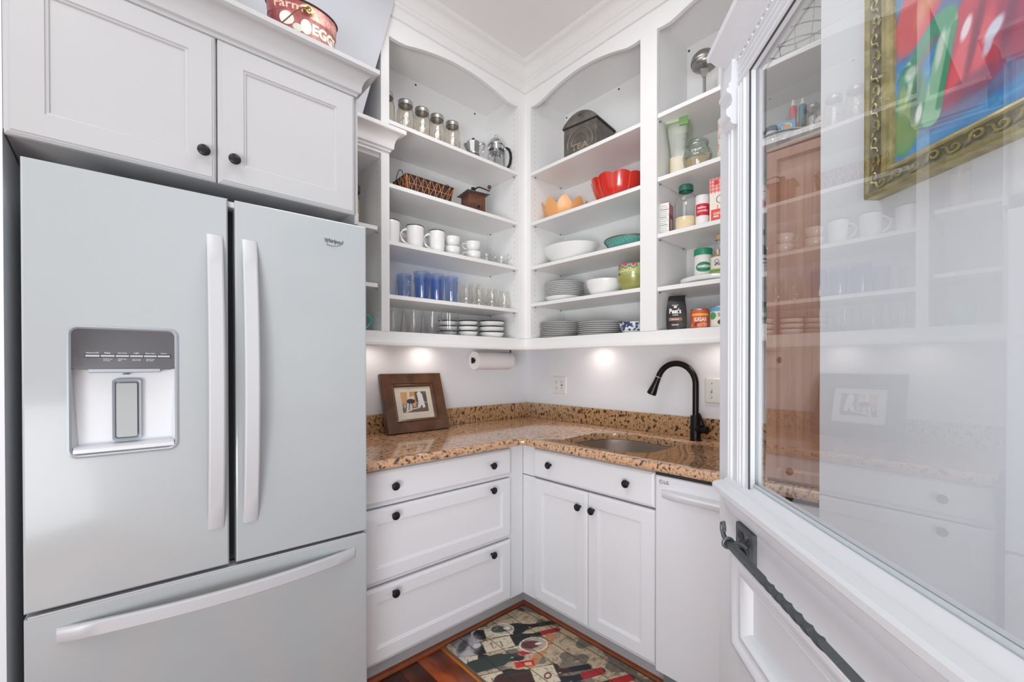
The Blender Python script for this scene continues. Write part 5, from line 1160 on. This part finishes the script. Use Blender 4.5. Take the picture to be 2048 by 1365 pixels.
for x, y, c_, lab in ((1.708, -.184, (206, 88, 96), 'red squeeze bottle with white tip standing in the glass pitcher'), (1.737, -.172, (84, 134, 148), 'teal squeeze bottle with white tip standing in the glass pitcher')):
    t = thing('squeeze_bottle', lab, 'bottle', (x, y, zC[3]+.072), 0, 'squeeze bottles in the pitcher')
    build('body', MB().lathe([(.0001, 0), (.0125, 0), (.0135, .003), (.0135, .075), (.011, .082)], seg=20), mat('squeeze_%d' % c_[0], c_, .4, bump=.05), t)
    build('tip', MB().lathe([(.011, .082), (.010, .086), (.006, .090), (.0045, .104), (.0035, .108), (.0001, .1085)], seg=14), PLWH, t)
for q, (c_, rr_, lab) in enumerate((((222, 206, 178), .2, 'beige sugar packet behind the spice jars, nearest the door stile'), ((206, 190, 160), -.1, 'tan sugar packet behind the spice jars, second from the door stile'), ((120, 118, 116), .35, 'dark grey clip packet behind the spice jars'), ((214, 196, 176), .5, 'pale tan sugar packet beside the dark grey one behind the spice jars'))):
    o = build('sugar_packet', B(-.012, .012, -.0012, .0012, 0, .088+.006*q), mat('packet_%d' % c_[0], c_, .5, bump=.1)); o.location = (1.606+.027*q, -.160+.006*q, zC[3]+.0065); o.rotation_euler = (0, rr_*.35, rr_*.5); tag(o, lab, 'packet', 'sugar packets on the platter')
bowl('small red and white bowl at the right end of the shelf behind the glass', (1.832, -.215, zC[3]+E5), .026, .046, .046, None, rim=False, name='snack_bowl')
build('red_band', MB().lathe([(.0405, .020), (.0432, .030)], seg=30), mat('red_band', (214, 106, 104), .3, bump=.02), bpy.data.objects['snack_bowl'])
build('spoon', MB().tube([(-.075, .01, .006), (-.050, .006, .012), (-.02, .002, .040)], .003, 6), STEEL, bpy.data.objects['snack_bowl'])
# --- pantry shelf 2
nb = thing('food_carton', 'small carton showing a nutrition table, left end of the second pantry shelf', 'box', (1.2045, -.268, zC[2]+E5), .25)
build('carton', B(-.022, .022, 0, .075, 0, .148), mat('carton_dark_red', (150, 40, 54), .5, bump=.05), nb, bevel=.0008)
A = Art(.044, .148, .0012, (232, 230, 226)); A.rect(0, .002, 0, .148, (90, 86, 88))
for q in range(15): A.line((.005, .012+.0088*q), (.040-.004*(q % 3), .012+.0088*q), .0014 if q % 4 else .003, (96, 92, 94))
A.mesh('nutrition_panel', PRINT, nb, -.022, -.0006, 0)
A = Art(.075, .148, .0015, (166, 44, 58)); A.rect(0, .075, .10, .148, (206, 120, 124)); A.rect(.02, .06, .03, .08, (226, 210, 200))
o = A.mesh('side_print', PRINT, nb, 0, 0, 0); o.rotation_euler.z = PI/2; o.location = (.0226, 0, 0)
gj = thing('grain_jar', 'glass jar of cream-coloured grain with dark green lid on the second pantry shelf', 'jar', (1.296, -.240, zC[2]+E5), 0)
build('jar_glass', MB().lathe([(.001, .003), (.042, .001), (.048, .006), (.048, .125), (.044, .150), (.030, .170), (.027, .176), (.027, .186)], seg=30), GLC, gj)
build('grain', MB().lathe([(.001, .004), (.0455, .005), (.0455, .060), (.020, .066), (.001, .064)], seg=24), mat('grain_cream', (238, 218, 178), .9, bump=.7, bscale=120), gj)
build('lid', MB().lathe([(.029, .180), (.0315, .181), (.0315, .204), (.029, .208), (.0001, .208)], seg=30), mat('dark_green_lid', (34, 108, 88), .4, bump=.05), gj)
TXW = mat('text_white', (244, 240, 236), .5, bump=.02); TXR = mat('text_red', (206, 52, 58), .5, bump=.02); TXK = mat('text_dark', (60, 56, 58), .5, bump=.02)
r_ = .0285; A = Art(2*PI*r_, .128, .0015, (238, 234, 232)); A.rect(.055, .135, .042, .092, (206, 36, 62)); A.rect(.135, .175, .006, .118, (232, 228, 226))
for q in range(9): A.line((.140, .014+.012*q), (.168, .014+.012*q), .002, (110, 110, 116))
bp = can('baking_powder_can', 'white can with red band lettered baking powder, beside the gingham carton', 'can', (1.376, -.248, zC[2]+E5), .48, r_, .132, A, capM=CER, cap=.004)
text('baking\npowder', TXW, bp, w=.046, h=.028, x=0, y=0, z=.072, wrap=r_+.0009, bold=.02)
gb_ = thing('gingham_carton', 'carton with red gingham top and red apron drawing on the second pantry shelf', 'box', (1.418, -.272, zC[2]+E5), .12)
build('carton', B(0, .085, 0, .045, 0, .190), mat('carton_cream', (240, 232, 218), .5, bump=.05), gb_, bevel=.0008)
A = Art(.085, .190, .0015, (240, 232, 220)); A.rect(0, .085, .130, .190, (238, 190, 182))
for q in range(6): A.line((.007+.0145*q, .130), (.007+.0145*q, .190), .0065, (226, 96, 86), .7)
for q in range(4): A.line((0, .137+.0155*q), (.085, .137+.0155*q), .0065, (226, 96, 86), .7)
A.rect(.006, .058, .008, .058, (226, 78, 56)); A.line((.032, .055), (.032, .074), .003, (226, 78, 56)); A.ring(.05, .098, .022, .018, .0012, (70, 70, 70)); A.rect(.018, .036, .160, .180, (200, 60, 60))
A.mesh('front_print', PRINT, gb_, 0, -.0006, 0)
text('CAKE\nMIX', TXW, gb_, w=.032, h=.022, x=.032, y=-.0012, z=.034, bold=.03)
r_ = .034; A = Art(2*PI*r_, .100, .0016, (216, 204, 198))
for q in range(3): A.rect(.01+.07*q, .058+.07*q, .050, .086, (232, 226, 226)); A.line((.014+.07*q, .076), (.052+.07*q, .076), .004, (170, 60, 64)); A.line((.014+.07*q, .066), (.046+.07*q, .066), .003, (110, 90, 90)); A.ell(.034+.07*q, .028, .022, .018, (206, 92, 84)); A.ell(.026+.07*q, .030, .008, .007, (236, 196, 170))
can('fruit_can', 'food can with red fruit label just behind the edge of the door glass, second shelf', 'can', (1.610, -.240, zC[2]+E5), .3, r_, .108, A, body=ALU)
# --- pantry shelf 1 : turntable
tt = thing('turntable', 'white round turntable tray under the cheese shaker and oil bottle', 'turntable', (1.392, -.158, zC[1]+E5), 0)
build('foot', MB().lathe([(.0001, 0), (.085, 0), (.085, .006), (.0001, .006)], seg=36), GREY, tt)
build('tray', MB().lathe([(.0001, .0062), (.128, .0062), (.143, .010), (.147, .016), (.148, .026), (.146, .0265), (.142, .018), (.12, .0105), (.0001, .0105)], seg=56), CER, tt)
r_ = .038; A = Art(2*PI*r_, .112, .0014, (234, 232, 228)); A.ell(.119, .060, .036, .022, (38, 132, 96)); A.ell(.119, .022, .024, .010, (190, 60, 60), a=.0)
for q in range(10): A.line((.155, .016+.009*q), (.170, .016+.009*q), .002, (120, 116, 116))
pr_ = can('cheese_shaker', 'round white parmesan cheese shaker with green lid on the turntable', 'shaker', (1.360, -.205, zC[1]+.0110), .50, r_, .122, A, capM=mat('green_lid', (44, 148, 110), .4, bump=.05), cap=.026)
text('PARMESAN', TXW, pr_, w=.056, h=.013, x=0, y=0, z=.066, wrap=r_+.0010, bold=.03); text('& ROMANO', TXK, pr_, w=.034, h=.009, x=0, y=0, z=.026, wrap=r_+.0008, bold=.02)
def bottle3(name, label, loc, rz, r, h, M, art, liquid, capM, lab_z=.010, txt=()):
    t = thing(name, label, 'bottle', loc, rz)
    build('bottle_glass', MB().lathe([(.0001, .002), (r-.003, .001), (r, .005), (r, h*.52), (r*.95, h*.60), (r*.55, h*.72), (r*.42, h*.78), (r*.40, h*.90), (r*.42, h*.905)], seg=28), M, t)
    build('contents', MB().lathe([(.0001, .004), (r-.004, .004), (r-.003, h*.50), (r*.50, h*.66), (.0001, h*.66)], seg=24), liquid, t)
    build('cap', MB().lathe([(r*.44, h*.885), (r*.50, h*.89), (r*.50, h*.995), (r*.46, h), (.0001, h)], seg=22), capM, t)
    if art: art.mesh('label_print', PRINT, t, 0, 0, lab_z, wrap=r+.0006)
    for s_, w_, hh_, z_, m_ in txt: text(s_, m_, t, w=w_, h=hh_, x=0, y=0, z=z_, wrap=r+.0011, bold=.02)
    return t
r_ = .034; A = Art(.17, .082, .0014, (226, 222, 208)); A.rect(0, .17, 0, .032, (140, 178, 84)); A.rect(.04, .12, .020, .024, (96, 140, 60)); A.ring(.075, .062, .008, .008, .0012, (70, 66, 66)); A.line((.075, .048), (.075, .062), .002, (70, 66, 66))
for q in range(7): A.line((.132, .010+.010*q), (.160, .010+.010*q), .002, (120, 112, 104))
bottle3('oil_bottle', 'glass oil bottle with tan cap and cream and green label on the turntable', (1.441, -.230, zC[1]+.0110), .42, r_, .190, GLC, A, mat('amber_oil', (150, 132, 92), .15, bump=.02), KRAFT, txt=(('artisan', .040, .012, .060, TXK), ('grapeseed oil', .034, .006, .032, TXK)))
A = Art(.14, .070, .0014, (232, 230, 228)); A.rect(.03, .11, .036, .040, (90, 90, 96)); A.rect(.03, .09, .026, .028, (120, 120, 124)); A.rect(.04, .10, .050, .056, (70, 70, 76))
bottle3('vinegar_bottle', 'dark bottle with black cap and white label behind the door glass', (1.607, -.226, zC[1]+E5), .4, .026, .186, GLC, A, mat('dark_vinegar', (60, 56, 56), .2, bump=.02), BLACKM)
# --- pantry bottom shelf
cf = thing('coffee_bag', 'black and brown bag of ground coffee with folded top on the bottom pantry shelf', 'bag', (1.262, -.262, zC[0]+E5), .42)
def bagl(w, d, z, dx=0, dy=0): return [(dx+x, dy+y, z) for x, y in ((-w, -d*.6), (-w*.3, -d), (w*.4, -d), (w, -d*.8), (w, d*.8), (w*.3, d), (-w*.4, d), (-w, d*.7))]
build('bag_body', MB().skin([bagl(.041, .026, .001), bagl(.043, .028, .03), bagl(.043, .029, .07), bagl(.041, .027, .10), bagl(.038, .019, .125), bagl(.037, .008, .142, .0, .004), bagl(.036, .003, .152, .002, .006), bagl(.036, .002, .158, .004, .008)], True, True, True), mat('coffee_bag_black', (38, 36, 38), .45, bump=.5, bscale=30), cf, ang=50)
build('brown_side', MB().skin([[(.0415, -.020, .002), (.0418, .020, .002)], [(.0437, -.024, .03), (.0437, .024, .03)], [(.0437, -.025, .07), (.0437, .025, .07)], [(.0418, -.023, .10), (.0418, .022, .10)], [(.0390, -.012, .128), (.039, .014, .128)]], False), mat('coffee_bag_brown', (124, 78, 54), .4, bump=.4, bscale=30), cf)
text("Peet's", TXW, cf, w=.050, h=.024, x=-.003, y=-.0298, z=.084, bold=.03); text('COFFEE', TXW, cf, w=.024, h=.005, x=-.003, y=-.0296, z=.066, bold=.02)
build('roast_label', B(-.030, .026, -.0300, -.0285, .040, .054), mat('copper_label', (150, 98, 66), .4, bump=.05), cf, smooth=False)
text('BIG BANG', TXW, cf, w=.032, h=.006, x=-.003, y=-.0306, z=.047, bold=.02); text('GROUND', TXW, cf, w=.030, h=.006, x=-.003, y=-.0292, z=.022, bold=.02); text('MEDIUM ROAST', TXW, cf, w=.028, h=.004, x=-.003, y=-.0285, z=.110, bold=.02)
build('emblem', MB().box(-.009, .004, -.0293, -.0285, .098, .106), TXW, cf, smooth=False)
r_ = .038; A = Art(2*PI*r_, .078, .0014, (214, 96, 58)); A.rect(.08, .16, .052, .062, (240, 186, 80)); A.ell(.11, .014, .018, .012, (150, 60, 36)); A.ell(.135, .012, .014, .010, (236, 176, 140))
for q in range(5): A.ell(.02+.05*q, .01, .016, .010, (232, 140, 96))
sg = can('sugar_can', 'orange can lettered SUGAR on the bottom pantry shelf beside the coffee bag', 'can', (1.362, -.240, zC[0]+E5), .48, r_, .086, A, body=ALU)
text('SUGAR', TXW, sg, w=.056, h=.018, x=0, y=0, z=.040, wrap=r_+.0010, bold=.03)
r_ = .036; A = Art(2*PI*r_, .082, .0014, (232, 226, 206)); A.rect(0, .3, .064, .082, (98, 168, 206)); A.ell(.078, .046, .018, .016, (84, 160, 92)); A.ell(.128, .018, .026, .014, (52, 44, 42)); A.rect(.150, .180, .005, .06, (206, 220, 186))
bn = can('bean_can', 'can of black beans with blue and cream label on the bottom pantry shelf', 'can', (1.448, -.240, zC[0]+E5), .48, r_, .090, A, body=ALU)
text('BLACK\nBEANS', TXK, bn, w=.026, h=.014, x=0, y=0, z=.054, wrap=r_+.0010, off=.004, bold=.02)
r_ = .030; A = Art(2*PI*r_, .060, .0016, (150, 176, 150)); A.rect(0, .2, .030, .045, (220, 226, 214)); A.line((0, .02), (.19, .02), .006, (70, 110, 80))
can('herb_jar', 'small jar with pale green label behind the edge of the door glass', 'jar', (1.606, -.230, zC[0]+E5), .4, r_, .082, A, capM=mat('green_dark_cap', (70, 96, 84), .5, bump=.05), cap=.010, body=GLG)
# ================================================================== ON TOP OF THE REFRIGERATOR CABINET
eb = thing('egg_bucket', 'oval red tin bucket lettered EGGS with wire handle on the refrigerator cabinet', 'bucket', (.590, -1.643, 2.3583), PI/2-.05)
ea, ebb, eh = .112, .068, .142
def ov(s, z, dx=0): return [(s*ea*math.cos(a), s*ebb*math.sin(a), z) for a in np.linspace(0, 2*PI, 49)[:-1]]
build('bucket_body', MB().skin([ov(.86, .001), ov(.88, .002), ov(.955, eh*.66), ov(.975, eh*.67), ov(.965, eh*.685), ov(1, eh-.002), ov(.99, eh-.002), ov(.85, .004)], True, True, True), PINK, eb, ang=50)
build('rim_wire', MB().tube([(1.005*ea*math.cos(a), 1.005*ebb*math.sin(a), eh) for a in np.linspace(0, 2*PI, 49)], .0032, 8, caps=False), mat('rust_dark_rim', (62, 50, 44), .5, metal=.4, bump=.3), eb)
def onoval(o, s0, s1, H, zc_):
    """bend flat lettering onto the flared oval wall"""
    me = o.data; n = len(me.vertices); co = np.zeros(n*3); me.vertices.foreach_get('co', co); co = co.reshape(-1, 3)
    s = .955+(1-.955)*np.clip((co[:, 2]-eh*.68)/(eh*.32), 0, 1); s = np.where(co[:, 2] < eh*.66, .88+(.955-.88)*co[:, 2]/(eh*.66), s)
    x = co[:, 0]; q = np.clip(x/(ea*s), -.97, .97); a = np.arcsin(q*.0+x/(ea*s)*.98) if False else x/.088
    P = np.stack([s*ea*np.sin(a)*1.006, -s*ebb*np.cos(a)*1.010, co[:, 2]], 1); me.vertices.foreach_set('co', P.ravel()); me.update()
TXE = mat('egg_lettering_cream', (240, 236, 218), .5, bump=.05); TXP = mat('farm_lettering_pink', (244, 190, 168), .5, bump=.05)
o = text('Farm', TXP, eb, w=.080, h=.026, x=-.052, y=0, z=.118, bold=.012); onoval(o, 0, 0, 0, 0)
o = text('fresh', TXP, eb, w=.080, h=.026, x=.066, y=0, z=.117, bold=.008); onoval(o, 0, 0, 0, 0)
o = text('EGGS', TXE, eb, w=.092, h=.036, x=.058, y=0, z=.066, bold=.05); onoval(o, 0, 0, 0, 0)
for cx_, cz_, rr_, c_ in ((-.056, .072, .021, (226, 226, 212)), (-.026, .050, .013, (206, 206, 190)), (-.004, .062, .018, (232, 228, 214))):
    mb = MB().add([(cx_+rr_*math.cos(a)*(1 if cx_ != -.004 else .8), 0, cz_+rr_*math.sin(a)*(1 if cx_ != -.004 else 1.35)) for a in np.linspace(0, 2*PI, 25)[:-1]]+[(cx_, 0, cz_)], [(i, (i+1) % 24, 24) for i in range(24)])
    o = build('painted_egg', mb, mat('egg_paint_%d' % c_[0], c_, .5, bump=.05), eb, smooth=False); onoval(o, 0, 0, 0, 0)
build('handle_lug', MB().add([(-.026, 0, .122), (0, 0, .1345), (.026, 0, .122), (0, 0, .105)], [(0, 1, 2, 3)]), GOLD, eb, smooth=False).location = (.0, -.0755, -.003)
build('lug_loop', MB().tube([(.007*math.cos(a), -.0765, .118+.007*math.sin(a)) for a in np.linspace(0, 2*PI, 15)], .0022, 6), GOLD, eb)
build('wire_handle', MB().tube([(0, -.079, .118), (-.020, -.082, .108), (-.045, -.083, .080), (-.066, -.080, .050), (-.095, -.050, .020), (-.110, 0, .012), (-.095, .050, .020), (-.066, .080, .050), (0, .078, .118)], .0022, 6), mat('rusty_wire', (128, 92, 70), .5, metal=.5, bump=.2), eb)
wk = thing('wicker_basket', 'brown wicker basket bottom just showing at the top edge, on the refrigerator cabinet', 'basket', (.54, -1.955, 2.3583), 0)
WIC = mixnoise('wicker_brown', [(0, (70, 40, 20)), (.5, (140, 92, 54)), (1, (200, 160, 110))], 60, (1, 1, 3), .6)
build('basket_wall', MB().lathe([(.0001, .002), (.055, 0), (.062, .004), (.070, .06), (.078, .13), (.074, .13), (.066, .06), (.055, .008)], seg=60, fn=lambda a, z: 1+.02*math.sin(30*a)), WIC, wk)
for q in range(9):
    z = .008+.014*q; r = .063+.013*z/.13+.001
    build('wicker_coil', MB().tube([((r+.001)*math.cos(a), (r+.001)*math.sin(a), z+.002*math.sin(15*a+PI*(q % 2))) for a in np.linspace(0, 2*PI, 61)], .0035, 5, caps=False), WIC, wk)
